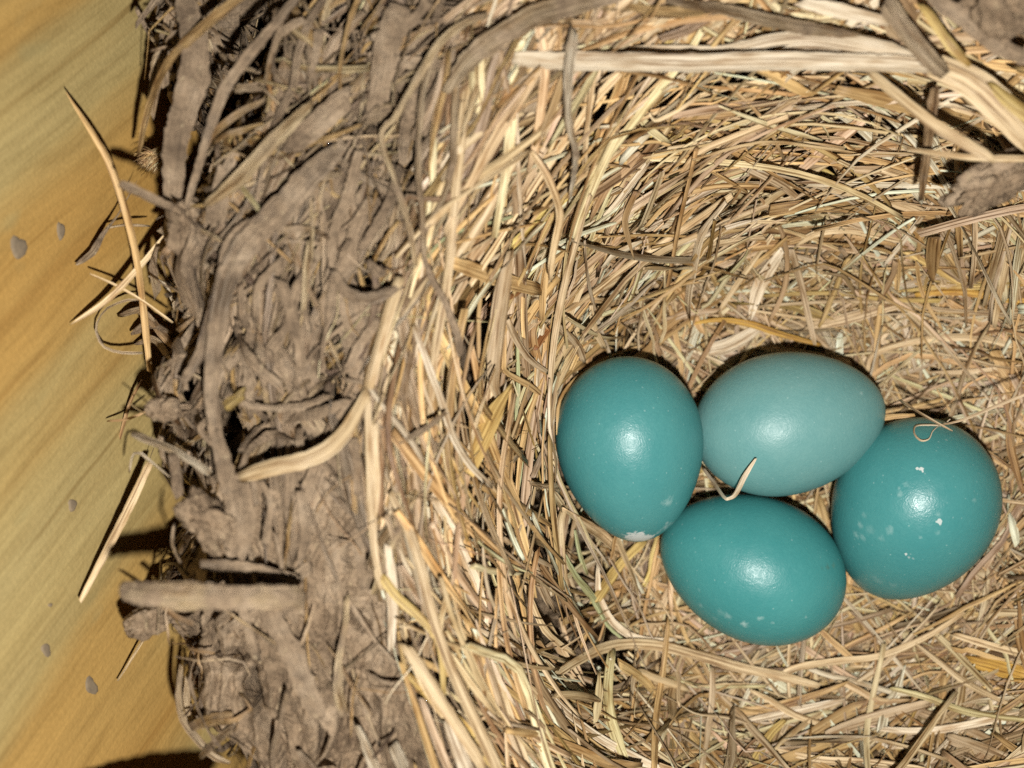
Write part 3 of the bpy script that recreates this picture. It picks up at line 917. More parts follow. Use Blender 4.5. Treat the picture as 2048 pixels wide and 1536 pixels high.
hero([(690, 285), (625, 345), (555, 425), (500, 480), (460, 545), (437, 640), (425, 740), (428, 830), (440, 900), (462, 985)], [30, 46, 52, 50, 44, 38, 34, 28, 34, 44], 'mud', z=[51, 54, 55.5, 56, 56.5, 57, 57, 56.5, 55, 53], mud=.6, name=M_, h=.2, shape=(.08, .04), label='long mud-dusted stalk bending down along the nest rim')
hero([(500, 440), (460, 480), (440, 560), (420, 640), (398, 710), (365, 765)], [14, 18, 20, 20, 20, 18], 'mud', z=[53, 53.5, 54, 54, 53, 51], mud=.55, name=M_, crown=.5)
hero([(345, 415), (372, 470), (355, 540), (385, 620), (400, 660)], [40, 70, 66, 48, 30], 'mud', z=[47, 47, 46, 45, 44], mud=1, name=M_, h=.4)
hero([(470, 300), (430, 440), (445, 330)], [20, 34, 20], 'mud', z=[49, 50, 49], mud=1, name=M_, h=.3)
hero([(720, -10), (700, 40), (684, 110), (680, 190)], [10, 10, 8, 6], 'tan', z=[52, 52.5, 52, 51], mud=.3, crown=.6)
hero([(800, 10), (780, 70), (765, 140), (748, 215)], [52, 56, 50, 34], 'mud', z=[52, 52.5, 52, 50], mud=1, name=M_, h=.3)
hero([(860, 0), (835, 30), (800, 55), (740, 75)], [26, 24, 24, 16], 'mud', z=[52, 52.5, 52, 51], mud=1, name=M_, h=.3)
hero([(975, 30), (930, 45), (880, 85), (845, 140), (815, 190), (790, 235), (762, 272), (785, 350), (815, 440), (832, 530)], [14, 14, 15, 15, 13, 11, 11, 11, 12, 11], 'cream', z=[52, 53, 54, 54, 54, 54, 54, 54, 53, 51], mud=.36, crown=.4, label='thin cream straw kinked into a hook on the rim')
hero([(880, 80), (850, 170), (838, 270), (838, 350), (845, 440), (850, 515)], [10, 12, 11, 12, 11, 10], 'dusty', z=[51, 51.5, 52, 52, 51, 50], mud=.4, crown=.4)
hero([(938, 120), (928, 220), (915, 340), (905, 440), (897, 540), (868, 720), (858, 835)], [20, 21, 20, 20, 18, 17, 15], 'cream', z=[45, 46, 46.5, 46, 45, 42.5, 41], mud=.12, crown=.35, label='long pale straw standing along the lip of the lining')
hero([(915, 150), (908, 250), (905, 330), (885, 400), (860, 440)], [14, 14, 14, 10, 6], 'dusty', z=[47, 48, 48, 48, 48], mud=.4)
hero([(1060, 300), (1000, 340), (930, 385), (870, 430), (790, 515)], [13, 13, 14, 13, 12], 'cream', z=[41, 43.5, 46, 48, 49.5], mud=.1, crown=.3)
hero([(1060, 300), (1090, 345), (1112, 395), (1120, 440), (1106, 505), (1100, 560)], [10, 16, 14, 14, 13, 10], 'cream', z=[41, 40.5, 39, 36, 32, 28], mud=.05, crown=.3)
hero([(1240, 145), (1190, 200), (1135, 275), (1080, 355), (1000, 480), (940, 570)], [16, 15, 14, 14, 13, 12], 'cream', off=5.0, crown=.5, label='long straight cream straw across the upper left lining')
hero([(1245, 150), (1215, 220), (1185, 290), (1150, 345)], [11, 12, 10, 6], 'tan', off=5.2)
hero([(1148, 62), (1140, 130), (1136, 200), (1140, 260), (1152, 310), (1140, 400)], [20, 19, 16, 14, 11, 6], 'pale', z=[53, 52, 50, 47, 44, 38], mud=.36, roll=.2, label='upright pale sliver crossing the thick straw at the top')
hero([(1025, 118), (1130, 122), (1250, 124), (1400, 126), (1550, 122), (1700, 125), (1800, 128), (1862, 134)], [34, 37, 38, 38, 38, 36, 34, 30], 'pale', z=[47, 47.5, 47.5, 48, 48, 48, 47.5, 47], mud=.0, h=.16, shape=(.10, .16), roll=.1, label='thickest pale straw lying straight across the top of the nest')
hero([(1850, 128), (1890, 140), (1950, 170), (2010, 225), (2070, 290)], [34, 52, 58, 56, 50], 'cream', z=[45.5, 46.5, 47, 47, 46], mud=.02, h=.2, shape=(.12, .12))
hero([(1212, 100), (1320, 97), (1430, 100), (1490, 92), (1560, 78), (1640, 76), (1750, 95), (1850, 122)], [8, 14, 16, 20, 24, 30, 34, 14], 'pale', z=[42, 43, 44, 45, 46, 47, 47, 46.5], mud=.05, roll=-.1, label='pale split straw above the thickest straw')
hero([(1545, 105), (1600, 95), (1700, 98), (1790, 105), (1850, 118)], [6, 16, 20, 16, 6], 'pale', z=[44, 45, 45.5, 46, 46], mud=.05)
hero([(890, 185), (940, 120), (1000, 70), (1080, 30), (1170, 5), (1260, -20)], [18, 40, 46, 44, 40, 34], 'dusty', z=[51, 53, 54, 54, 53, 52], mud=.46, name=M_, h=.25, shape=(.1, .1), label='broad dusty stalk curving over the top edge of the rim')
hero([(1330, 0), (1450, 20), (1560, 45), (1640, 60), (1720, 70)], [14, 26, 28, 24, 10], 'dusty', z=[49, 49.5, 49, 48.5, 48], mud=.42, name=M_, h=.2)
hero([(1250, 12), (1330, 25), (1420, 22)], [12, 22, 12], 'tan', z=[47, 48, 49], mud=.2)
hero([(1430, 30), (1370, 62), (1320, 78)], [14, 20, 14], 'pink', z=[45.5, 46, 46], mud=.2, crown=.8)
hero([(1340, 30), (1310, 55), (1285, 82)], [10, 12, 10], 'cream', z=[47, 47, 46], mud=.1)
hero([(1600, 5), (1680, 22), (1780, 45)], [16, 26, 16], 'pale', z=[52, 52, 51], mud=.1)
hero([(1770, 0), (1810, 60), (1860, 120), (1890, 150)], [34, 38, 34, 26], 'dusty', z=[56, 56, 55, 53], mud=.35)
hero([(1860, -10), (1930, 40), (2000, 95), (2060, 120)], [30, 36, 34, 30], 'mud', z=[58, 58, 57, 56], mud=.6, name=M_, crown=.4)
hero([(1845, 10), (1900, 90), (1940, 130)], [16, 18, 12], 'yellow', z=[55, 56, 55], mud=.1)
hero([(1980, 165), (2020, 205), (2070, 240)], [14, 30, 32], 'yellow', z=[49, 50, 50], mud=.02)
hero([(1735, 140), (1800, 195), (1870, 250), (1935, 290), (1990, 320)], [16, 20, 22, 22, 16], 'cream', z=[42, 45, 47.5, 49, 50], mud=.12, crown=.3)
hero([(1870, 175), (1862, 240), (1852, 320), (1842, 400)], [20, 20, 18, 12], 'brown', z=[44, 43, 39, 34], mud=.25, crown=.4)
hero([(1812, 298), (1870, 306), (1950, 316), (2060, 318)], [7, 10, 12, 14], 'cream', z=[42, 44, 46, 48], mud=.05, crown=.4)
hero([(1735, 232), (1690, 268), (1650, 298), (1618, 325), (1595, 345)], [18, 22, 21, 17, 10], 'pink', off=5.5, mud=.0, roll=.1)
hero([(1690, 288), (1740, 330), (1790, 370), (1825, 405)], [8, 10, 10, 8], 'tan', off=5.5, crown=.5)
hero([(1765, 175), (1758, 230), (1748, 285)], [9, 11, 8], 'cream', off=6.0, crown=.4)
hero([(1480, 330), (1560, 370), (1600, 400)], [16, 16, 8], 'dusty', off=5.2)
hero([(1215, 292), (1265, 290), (1322, 285), (1385, 320), (1440, 352), (1495, 385)], [5, 7, 7, 9, 8, 7], 'tan', off=6.0, crown=.4)
hero([(1465, 390), (1405, 432), (1340, 475), (1250, 535), (1180, 590), (1130, 625)], [15, 15, 14, 13, 12, 10], 'cream', off=5.2, crown=.4, label='long cream straw sloping down from the back of the cup')
hero([(1290, 455), (1340, 405), (1420, 375), (1500, 372), (1560, 378)], [8, 10, 10, 9, 7], 'tan', off=5.5, crown=.3)
hero([(1280, 305), (1250, 335), (1215, 370), (1180, 440)], [10, 22, 20, 8], 'brown', off=5.0, mud=.0, roll=.3)
hero([(1300, 320), (1240, 400), (1205, 440)], [12, 20, 14], 'pale', off=5.2)
hero([(905, 525), (960, 545), (1020, 565), (1082, 580)], [26, 28, 28, 24], 'tan', off=6.0, mud=.0, h=.15, label='flat tan piece of fibrous stalk set crosswise in the left lining')
hero([(1145, 490), (1100, 530), (1092, 545), (1086, 590), (1084, 640)], [10, 14, 14, 14, 11], 'tan', off=6.2, crown=.3)
hero([(980, 608), (1020, 595), (1045, 582)], [9, 10, 6], 'rust', off=5.5)
hero([(1070, 700), (1088, 670), (1110, 645)], [8, 13, 5], 'rust', off=5.0)
hero([(1010, 650), (1008, 720), (1012, 745), (1060, 772), (1092, 800)], [7, 9, 11, 12, 10], 'tan', off=6.0, crown=.3)
hero([(1015, 640), (1030, 675), (1060, 720), (1110, 755)], [12, 12, 12, 9], 'dusty', off=6.4, roll=.4, twist=.8)
hero([(1034, 680), (1036, 760), (1032, 840)], [5, 9, 7], 'green', off=5.0)
hero([(1045, 890), (1043, 960), (1052, 1000)], [6, 9, 6], 'green', off=4.5)
hero([(1100, 640), (1150, 690), (1165, 725)], [18, 22, 18], 'dusty', off=4.5)
hero([(1115, 870), (1120, 800), (1160, 750), (1215, 715), (1290, 690)], [6, 7, 9, 9, 6], 'tan', off=4.2, crown=.3)
hero([(800, 555), (778, 625), (758, 700), (736, 778)], [20, 24, 23, 22], 'cream', z=[50, 51, 51, 50], mud=.05, crown=.5, taper=(.95, .9), label='stout bright straw stub standing on the mud edge')
hero([(735, 778), (700, 850), (660, 895), (610, 920), (545, 935), (478, 955)], [14, 26, 30, 32, 30, 24], 'cream', z=[50.5, 53, 55, 56, 56, 54], mud=.16, h=.15, shape=(.1, .2), twist=.5, label='yellowish curved leaf blade lying over the mud rim')
hero([(665, 540), (690, 580), (725, 598), (765, 592), (805, 570)], [18, 24, 24, 22, 16], 'mud', z=[51, 52, 52, 52, 50], mud=.6, name=M_, crown=1)
hero([(735, 520), (755, 545), (770, 540)], [14, 22, 14], 'mud', z=[50, 51, 50], mud=.7, name=M_, crown=1)
hero([(618, 480), (612, 545), (606, 622)], [9, 11, 10], 'cream', z=[51, 51.5, 51], mud=.32, crown=.5)
hero([(450, 815), (490, 785)], [22, 20], 'yellow', z=[49, 50], mud=.25, crown=.3)
hero([(735, 790), (738, 900), (742, 1010), (750, 1110), (765, 1180)], [12, 14, 14, 13, 10], 'cream', z=[48.5, 48.5, 48.5, 48, 47.5], mud=.08, crown=.3)
hero([(755, 800), (748, 880), (752, 960), (748, 1040)], [10, 15, 15, 12], 'cream', z=[47.5, 47.5, 47.5, 47], mud=.05, crown=.3)
hero([(735, 770), (780, 830), (825, 885), (850, 930)], [6, 11, 12, 8], 'pale', z=[49, 48.5, 47.5, 46], mud=.1)
hero([(828, 650), (856, 730), (882, 800), (905, 870), (940, 930), (985, 975)], [10, 12, 13, 13, 12, 9], 'pale', z=[46, 45, 43.5, 41.5, 38, 34], mud=.1)
hero([(845, 500), (865, 560), (895, 615), (915, 670), (922, 712)], [9, 12, 13, 15, 14], 'mud', z=[50, 49.5, 48, 46, 44.5], mud=.75, name=M_, crown=.3)
hero([(800, 885), (845, 860), (892, 825)], [10, 12, 8], 'dusty', z=[48, 47.5, 46], mud=.45, crown=.5)
hero([(780, 985), (812, 1050), (838, 1120), (862, 1220), (892, 1310), (935, 1410), (1000, 1550)], [14, 16, 17, 18, 19, 21, 24], 'cream', z=[49, 49.5, 50, 50, 49.5, 48.5, 47], mud=.05, crown=.5, label='longest tan straw running down the front left lip')
hero([(762, 1150), (795, 1195), (845, 1240), (880, 1290), (888, 1390)], [16, 17, 15, 13, 10], 'yellow', z=[47.5, 48, 47.5, 47, 46], mud=.08, crown=.3)
hero([(810, 1290), (850, 1350), (900, 1430), (970, 1540)], [20, 22, 22, 22], 'cream', z=[47.5, 48, 48, 47], mud=.08, h=.16, crown=.2)
hero([(775, 1090), (785, 1180), (782, 1300)], [14, 20, 12], 'pale', z=[46.8, 46.8, 46.8], mud=.05)
hero([(893, 1440), (912, 1490), (935, 1545)], [16, 24, 26], 'pale', z=[47, 47.5, 47.5], mud=.1)
hero([(695, 1190), (690, 1250), (678, 1320), (676, 1380), (688, 1430)], [9, 11, 12, 20, 20], 'cream', z=[48, 48.5, 48.5, 48.5, 48], mud=.36, crown=.3)
hero([(530, 1215), (575, 1290), (610, 1370), (640, 1440)], [42, 46, 44, 30], 'mud', z=[49, 49.5, 49.5, 48.5], mud=.85, name=M_, h=.2)
hero([(715, 1450), (735, 1500), (755, 1545)], [10, 16, 18], 'pale', z=[47.5, 48, 48], mud=.3)
hero([(785, 1490), (810, 1540)], [22, 24], 'pale', z=[47.5, 47.5], mud=.2)
hero([(400, 1130), (520, 1140), (600, 1160)], [26, 22, 16], 'mud', z=[51, 51, 50], mud=.6, name=M_, crown=.5)
hero([(246, 1178), (300, 1188), (380, 1193), (470, 1196), (560, 1196), (605, 1198)], [40, 54, 55, 54, 52, 44], 'cream', z=[60, 61, 61, 60.5, 59, 57], mud=.58, name='broken_stick', crown=.7, taper=(.9, .9), label='thick pale broken stick jutting out over the board')
hero([(60, 1640), (200, 1625), (330, 1618), (470, 1630)], [40, 50, 52, 50], 'mud', z=[60, 60, 58, 54], mud=.7, name=M_, crown=.8)  # unseen stalk added below the frame for its shadow on the board
hero([(236, 1138), (248, 1144), (285, 1168)], [3, 6, 8], 'brown', z=[52, 54, 57], crown=.5)
hero([(238, 1192), (262, 1186), (330, 1180)], [4, 9, 10], 'dusty', z=[61, 61.5, 62], mud=.4)
hero([(345, 905), (352, 950), (358, 995)], [18, 22, 20], 'mud', z=[47, 48, 48], mud=.7, name=M_, crown=.5)
hero([(350, 1050), (345, 1090), (365, 1135)], [9, 10, 8], 'dusty', z=[45, 46, 46], mud=.6, name=M_, crown=.6)
hero([(470, 960), (480, 1040), (470, 1110)], [60, 64, 46], 'mud', z=[51, 51.5, 51], mud=.8, name=M_, h=.25)
hero([(362, 1330), (357, 1400), (375, 1455), (425, 1510), (460, 1525)], [10, 12, 14, 13, 8], 'dusty', z=[36, 36, 37, 38, 38], mud=.35)
hero([(378, 1340), (372, 1400), (385, 1460)], [10, 14, 10], 'dusty', z=[34, 34, 34], mud=.3, roll=.5)
hero([(380, 1455), (420, 1440), (465, 1432)], [20, 22, 20], 'tan', z=[40, 42, 43], mud=.35)
hero([(400, 1515), (440, 1475), (468, 1455)], [13, 15, 14], 'dusty', z=[38, 41, 43], mud=.4)
hero([(495, 1540), (510, 1490), (525, 1470)], [13, 13, 12], 'tan', z=[37, 40, 42], mud=.3)
hero([(430, 830), (400, 860), (445, 905)], [16, 14, 14], 'mud', z=[48, 47, 48], mud=.9, name=M_, crown=.5)
for pts in ([(480, 905), (520, 860), (580, 840), (640, 825), (700, 800)], [(470, 985), (500, 900), (545, 870), (590, 885)], [(450, 790), (520, 815), (600, 812), (660, 790)],
            [(700, 480), (665, 560), (655, 640), (640, 720)], [(540, 700), (575, 650), (590, 590), (625, 520)], [(760, 640), (720, 690), (690, 740), (640, 760)],
            [(560, 520), (520, 570), (510, 640)], [(720, 300), (700, 380), (670, 460), (660, 520)], [(800, 330), (770, 420), (720, 500)], [(640, 60), (625, 140), (600, 200)],
            [(520, 960), (540, 1010), (530, 1090)], [(600, 980), (610, 1060), (600, 1130)], [(560, 560), (600, 700), (590, 790)], [(470, 640), (500, 720), (560, 770)], [(830, 180), (810, 260), (805, 330)]):
    hero(pts, list(rng.uniform(11, 26, len(pts))), 'mud', off=3.2, mud=.9, name=M_, crown=float(rng.uniform(.3, .9)))
# cup floor and right side
hero([(1520, 395), (1556, 445), (1574, 510), (1568, 580), (1538, 645)], [7, 9, 9, 9, 6], 'brown', off=4.6, crown=.3, label='brown grass bent into an arc on the cup floor')
hero([(1583, 498), (1600, 560), (1615, 625), (1630, 690)], [13, 13, 12, 8], 'dusty', off=4.0, crown=.3)
hero([(1500, 640), (1520, 570), (1565, 500)], [8, 26, 14], 'pale', off=3.4)
hero([(1590, 492), (1630, 468), (1690, 460), (1750, 470), (1805, 482)], [7, 12, 13, 13, 8], 'cream', off=4.4, crown=.3)
hero([(1734, 742), (1745, 712), (1790, 692), (1860, 678), (1960, 676), (2060, 700)], [10, 12, 13, 14, 14, 14], 'cream', off=3.6, crown=.3, label='arched tan straw behind the large egg')
hero([(1390, 646), (1440, 640), (1500, 648), (1560, 668), (1640, 690)], [7, 9, 12, 12, 7], 'amber', off=3.8, crown=.3, label='amber straw lying just behind the palest egg')
hero([(1853, 400), (1885, 450), (1912, 520), (1930, 585), (1932, 650)], [8, 13, 13, 11, 7], 'dusty', off=5.4, roll=.4, mud=.15)
hero([(1865, 405), (1820, 465), (1768, 532)], [6, 9, 7], 'pale', off=5.6, mud=.15, crown=.3)
hero([(1830, 590), (1900, 584), (1970, 590), (2060, 606)], [9, 12, 14, 14], 'amber', off=4.6, crown=.3)
hero([(2040, 440), (2015, 520), (2000, 590), (1988, 655)], [16, 15, 13, 9], 'cream', off=5.6, crown=.2)
hero([(1840, 470), (1835, 540), (1850, 600), (1885, 660)], [6, 8, 8, 5], 'tan', off=5.0)
hero([(1420, 700), (1460, 690), (1520, 655)], [26, 30, 18], 'pale', off=2.6)
hero([(1340, 610), (1355, 690), (1368, 770)], [8, 10, 8], 'tan', off=3.6, crown=.3)
hero([(1545, 470), (1480, 560), (1440, 620)], [9, 10, 8], 'cream', off=4.0)
hero([(1885, 850), (1930, 838), (1985, 815), (2060, 785)], [2.5, 5, 6, 7], 'dusty', z=[13, 14, 16, 19])
hero([(1800, 800), (1850, 832), (1905, 862)], [8, 6, 3], 'dusty', z=[8, 12.5, 13.5])
hero([(1700, 870), (1760, 838), (1830, 830)], [8, 12, 6], 'tan', z=[1, 2, 4])
# cup front
hero([(1085, 1370), (1150, 1325), (1222, 1292), (1310, 1290), (1400, 1312), (1480, 1335), (1560, 1352), (1640, 1372)], [12, 17, 19, 19, 19, 19, 17, 12], 'cream', off=5.2, mud=.0, crown=.3, label='long cream straw arching in front of the eggs')
hero([(1083, 1372), (1125, 1420), (1190, 1470), (1260, 1510), (1340, 1550)], [12, 15, 16, 17, 17], 'pale', off=5.0, mud=.0, crown=.2)
hero([(1224, 1300), (1216, 1370), (1220, 1430), (1235, 1480), (1248, 1512)], [16, 19, 20, 20, 14], 'olive', off=6.4, mud=.0, h=.1, label='greenish upright blade crossing the arched straw')
hero([(1337, 1238), (1330, 1310), (1322, 1370), (1312, 1440), (1308, 1545)], [9, 12, 13, 15, 15], 'tan', off=6.2, mud=.0)
hero([(1425, 1335), (1424, 1400), (1415, 1470), (1402, 1545)], [11, 12, 11, 12], 'dusty', off=5.6, mud=.0)
hero([(1196, 1130), (1198, 1190), (1222, 1240), (1262, 1272), (1310, 1282), (1350, 1278)], [6, 12, 14, 14, 12, 7], 'pale', off=4.4, mud=.0, roll=.3)
hero([(1288, 1082), (1240, 1130), (1190, 1205)], [14, 19, 20], 'yellow', off=5.0, mud=.0)
hero([(1125, 1100), (1150, 1150), (1185, 1195), (1215, 1250), (1250, 1282)], [4, 12, 14, 8, 5], 'green', off=4.6, mud=.0, label='pale green blade beside the front of the cup')
hero([(1150, 1060), (1160, 1110), (1175, 1150)], [5, 8, 5], 'green', off=4.2, mud=.0)
hero([(1780, 1376), (1850, 1394), (1920, 1420), (1980, 1432), (2060, 1440)], [7, 11, 12, 12, 12], 'olive', off=5.8, mud=.0, crown=.5, label='thin yellow-green stem at the front right')
hero([(1545, 1362), (1595, 1335), (1680, 1322), (1760, 1312), (1850, 1275), (1930, 1225)], [10, 15, 15, 14, 12, 8], 'cream', off=4.8, mud=.0, crown=.2)
hero([(1638, 1258), (1675, 1292), (1718, 1330)], [9, 12, 9], 'tan', off=4.6, mud=.0)
hero([(1650, 1470), (1720, 1445), (1790, 1425), (1860, 1405)], [18, 26, 26, 14], 'dusty', off=5.4, mud=.1)
hero([(1758, 1458), (1830, 1462), (1900, 1456), (1980, 1440), (2060, 1425)], [8, 13, 14, 14, 13], 'pale', off=5.6, mud=.0, crown=.3)
hero([(1832, 1288), (1880, 1325), (1940, 1370), (2025, 1412)], [7, 11, 14, 8], 'cream', off=5.2, mud=.0)
hero([(1905, 1268), (1970, 1288), (2060, 1312)], [10, 13, 13], 'cream', off=5.6, mud=.0)
hero([(1940, 1322), (1990, 1335), (2060, 1355)], [20, 28, 30], 'amber', off=5.0, mud=.0)
hero([(1895, 1475), (1960, 1500), (2060, 1545)], [20, 28, 30], 'dusty', off=6.0, mud=.05)
hero([(1650, 1450), (1590, 1430), (1540, 1400), (1500, 1380)], [8, 14, 12, 6], 'cream', off=5.0, mud=.0)
hero([(1550, 1500), (1640, 1520), (1740, 1525), (1850, 1540)], [10, 15, 16, 14], 'cream', off=5.0, mud=.0)
hero([(1690, 1400), (1600, 1420), (1500, 1440)], [8, 16, 10], 'pale', off=4.4, mud=.0)
hero([(1500, 1536), (1540, 1470), (1570, 1440)], [16, 16, 10], 'yellow', off=5.2, mud=.0)
hero([(1050, 1170), (1090, 1260), (1150, 1310)], [9, 13, 8], 'cream', off=5.0, mud=.0)
hero([(862, 990), (900, 1050), (930, 1110), (960, 1180), (975, 1260)], [12, 15, 14, 13, 8], 'pale', off=5.6, mud=.0)


def catmull(pts, m):
    pts = np.asarray(pts, float)
    q = np.concatenate([[2 * pts[0] - pts[1]], pts, [2 * pts[-1] - pts[-2]]])
    n = len(pts) - 1
    u = np.linspace(0, n - 1e-6, m); i = u.astype(int); f = (u - i)[:, None]
    a, b, c, d = q[i], q[i + 1], q[i + 2], q[i + 3]
    return .5 * ((2 * b) + (c - a) * f + (2 * a - 5 * b + 4 * c - d) * f ** 2 + (3 * b - a - 3 * c + d) * f ** 3)


hero_strands = []
for h_ in HERO:
    pts = np.asarray(h_['pts'], float); n = len(pts)
    plen = np.linalg.norm(np.diff(pts, axis=0), axis=1).sum()
    S = int(np.clip(plen / (16 if h_['name'] == 'straw' else 8), 8, 70))
    w = np.asarray(h_['w'], float)
    data = np.column_stack([pts, w])
    cur = catmull(data, S)
    if h_['z'] is not None:
        z = np.interp(np.linspace(0, n - 1, S), np.arange(n), np.asarray(h_['z'], float))
        if h_['name'] != 'broken_stick':
            z = np.where(z > 46, 46 + (z - 46) * .6, z)
    else:
        z = drape(cur[:, 0], cur[:, 1], h_['off'])
        for _ in range(max(2, S // 4)):
            z[1:-1] = .5 * z[1:-1] + .25 * (z[:-2] + z[2:])
    C = P(cur[:, 0], cur[:, 1], z)
    wid = cur[:, 2] * (H - z) / FPX * (1.10 if h_['name'] == 'straw' else 1.0)
    s = np.linspace(0, 1, S)
    tp = h_['taper']
    wid = wid * (1 - (1 - tp[0]) * (1 - ss(0, .08, s)) - (1 - tp[1]) * ss(.92, 1, s)) * (1 + .05 * rng.normal(size=S))
    if h_['name'] != 'straw':
        wid = wid * (1 + .09 * N2.fbm(s * plen * .03 + rng.random() * 50, s * 0 + .3, 3)[:])
        C = C + .10 * np.stack([N1.fbm(s * plen * .02 + q, s * 0 + .7 + q, 3) for q in rng.random(3) * 40], -1)
    up_ = norm(np.array([0, 0, H]) - C) + .25 * rng.normal(size=3)
    roll = np.full(S, h_['roll'] if h_['roll'] is not None else rng.normal(0, .2)) + h_['twist'] * np.linspace(-.5, .5, S)
    sh = np.array([h_['shape'] if h_['shape'] is not None else rng.normal(.10, .08, 2)])
    V, ax = strand_rings(C[None], up_[None], wid[None], np.array([h_['h']]), roll[None], sh, rng.normal(0, .6, (1, 2)), np.array([(h_['crown'] or 0.0) * (.55 if h_['name'] == M_ else 1)]))
    col = np.array([PAL[h_['col']]]) * rng.uniform(1.0, 1.14) * (.74 if z.mean() > 40 else 1.0)  # high rim strands get a darker colour to even out the flash falloff
    mf = h_['mud'] + .12 * N3.fbm(s * plen * .012 + rng.random() * 60, s * 0 + 2, 2)
    st = Strands(V, ax, C[None], wid[None], np.repeat(col[:, None, :], S, 1), mf[None], h_['mud'] >= .2)
    hero_strands.append((h_, st))

# filling strands that would lie over a hand-set one are left out
ZB = np.full((400, 540), 1e3)            # 4-pixel cells, from (-56, -32)


def cells(px, py):
    return np.clip(((py + 32) / 4).astype(int), 0, 399), np.clip(((px + 56) / 4).astype(int), 0, 539)


for h_, st in hero_strands:
    if h_['name'] == 'mud_lump':
        continue
    Vv = st.V[0].reshape(-1, 8, 3)
    for f in np.linspace(0, 1, 6):
        for g in np.linspace(0, 1, 4):
            L_ = Vv[:-1, 0] * (1 - g) + Vv[1:, 0] * g; R_ = Vv[:-1, 3] * (1 - g) + Vv[1:, 3] * g
            q = L_ * (1 - f) + R_ * f
            i, j = cells(*project(q)); np.minimum.at(ZB, (i, j), q[:, 2])
for st in (mudset, mudset2, mudset3, mudfib):
    st.ok = np.ones(st.N, bool)
for st, lim in ((mudset, .6), (mudset2, .25), (mudset3, .22), (mudfib, .30)):
    st.ok &= (void_mask(st.C[..., 0], st.C[..., 1], look(GR, st.C[..., 0], st.C[..., 1])) > .4).mean(1) < lim
for st in sets + [fib, mudset, mudset2, mudset3, mudfib]:
    Cd = np.concatenate([st.C[:, :-1] * (1 - g) + st.C[:, 1:] * g for g in (0, .2, .4, .6, .8)], 1)
    i, j = cells(*project(Cd))
    over = (Cd[..., 2] > ZB[i, j] - .1).mean(1)
    st.ok &= over < rng.choice([.035, .10], st.N, p=[.8, .2])

# ------------------------------------------------------------------ build: hand-set strands, the largest filling strands one by one, the rest as one mass
n_straw = n_stalk = 0
rest = []
for h_, st in hero_strands:
    o = st.one(0, h_['name'], nest)
    if h_['label']:
        o['label'] = h_['label']
    if h_['name'] == 'straw':
        n_straw += 1
    elif h_['name'] == M_:
        n_stalk += 1
cand = []
for k, st in enumerate(sets):
    px, py = project(st.C)
    inf = ((px > 0) & (px < 2048) & (py > 0) & (py < 1536)).mean(1)
    size = st.L * st.wd * inf * (1 + .9 * np.clip(st.off, -1, 5))
    for i in np.nonzero(st.ok)[0]:
        cand.append((size[i], k, i))
cand.sort(key=lambda c: -c[0])
room = 298 - n_straw
single = {k: [] for k in range(len(sets))}
for c in cand[:room]:
    single[c[1]].append(c[2])
for k, st in enumerate(sets):
    for i in single[k]:
        st.one(i, 'straw', nest)
    left_ = np.array([i for i in np.nonzero(st.ok)[0] if i not in set(single[k])], int)
    rest.append(st.many(left_))
for nm, mt in (('straw_lining', STRAW), ('lip_straw', MUDSTRAW)):
    V, F, T_, U_ = join([q for q, st in zip(rest, sets) if st.mat is mt])
    o = mesh_obj(nm, V, F, mt, nest, NEST_BASE, T_, U_)
    o['kind'] = 'stuff'
order = np.argsort(-mudset.L * mudset.wd); order = order[mudset.ok[order]]
for i in order[:290 - n_stalk]:
    mudset.one(i, M_, nest)
last = order[290 - n_stalk:]
V, F, T_, U_ = join([mudset.many(last), mudfib.many(np.nonzero(mudfib.ok)[0]), mudset3.many(np.nonzero(mudset3.ok)[0]), mudset2.many(np.nonzero(mudset2.ok)[0]), edgeset.many(np.arange(edgeset.N)), pitset.many(np.arange(pitset.N))])
o = mesh_obj('mud_chaff', V, F, MUDSTRAW, nest, NEST_BASE, T_, U_)
o['kind'] = 'stuff'
V, F, T_, U_ = fib.many(np.nonzero(fib.ok)[0])
o = mesh_obj('fine_fibres', V, F, STRAW, nest, NEST_BASE, T_, U_)
o['kind'] = 'stuff'


# ------------------------------------------------------------------ lumps of mud
def lump(cx, cy, z, rx, ry, rz, rot, seed, name='mud_lump', parent=nest, amp=.35, res=44):
    c = P(cx, cy, z); k = (H - z) / FPX
    ph, th = np.meshgrid(np.linspace(0, math.pi, res + 1), np.arange(2 * res) * math.pi / res, indexing='ij')
    V = np.stack([np.sin(ph) * np.cos(th), np.sin(ph) * np.sin(th), np.cos(ph)], -1).reshape(-1, 3)
    V = V / (np.abs(V) ** 3.2).sum(-1, keepdims=True) ** (1 / 3.2)             # chunky rather than round
    nz, nz2 = Noise2(seed), Noise2(seed + 500)
    n_ = nz.fbm(V[:, 0] * 1.3 + V[:, 2] * .9 + 9, V[:, 1] * 1.3 - V[:, 2] * .7 + 5, 3)
    n2 = nz2.fbm(V[:, 0] * 5 + V[:, 2] * 3 + 9, V[:, 1] * 5 - V[:, 2] * 4 + 5, 4, .6)
    V = V * (1 + amp * n_ + .13 * n2)[:, None] * np.array([rx * k, ry * k, rz])
    cr, sr = math.cos(rot), math.sin(rot)
    V = np.stack([V[:, 0] * cr - V[:, 1] * sr, V[:, 0] * sr + V[:, 1] * cr, V[:, 2]], -1)
    F = [(j * 2 * res + q, j * 2 * res + (q + 1) % (2 * res), (j + 1) * 2 * res + (q + 1) % (2 * res), (j + 1) * 2 * res + q) for j in range(res) for q in range(2 * res)]
    return mesh_obj(name, V + c, F, MUD, parent, NEST_BASE)


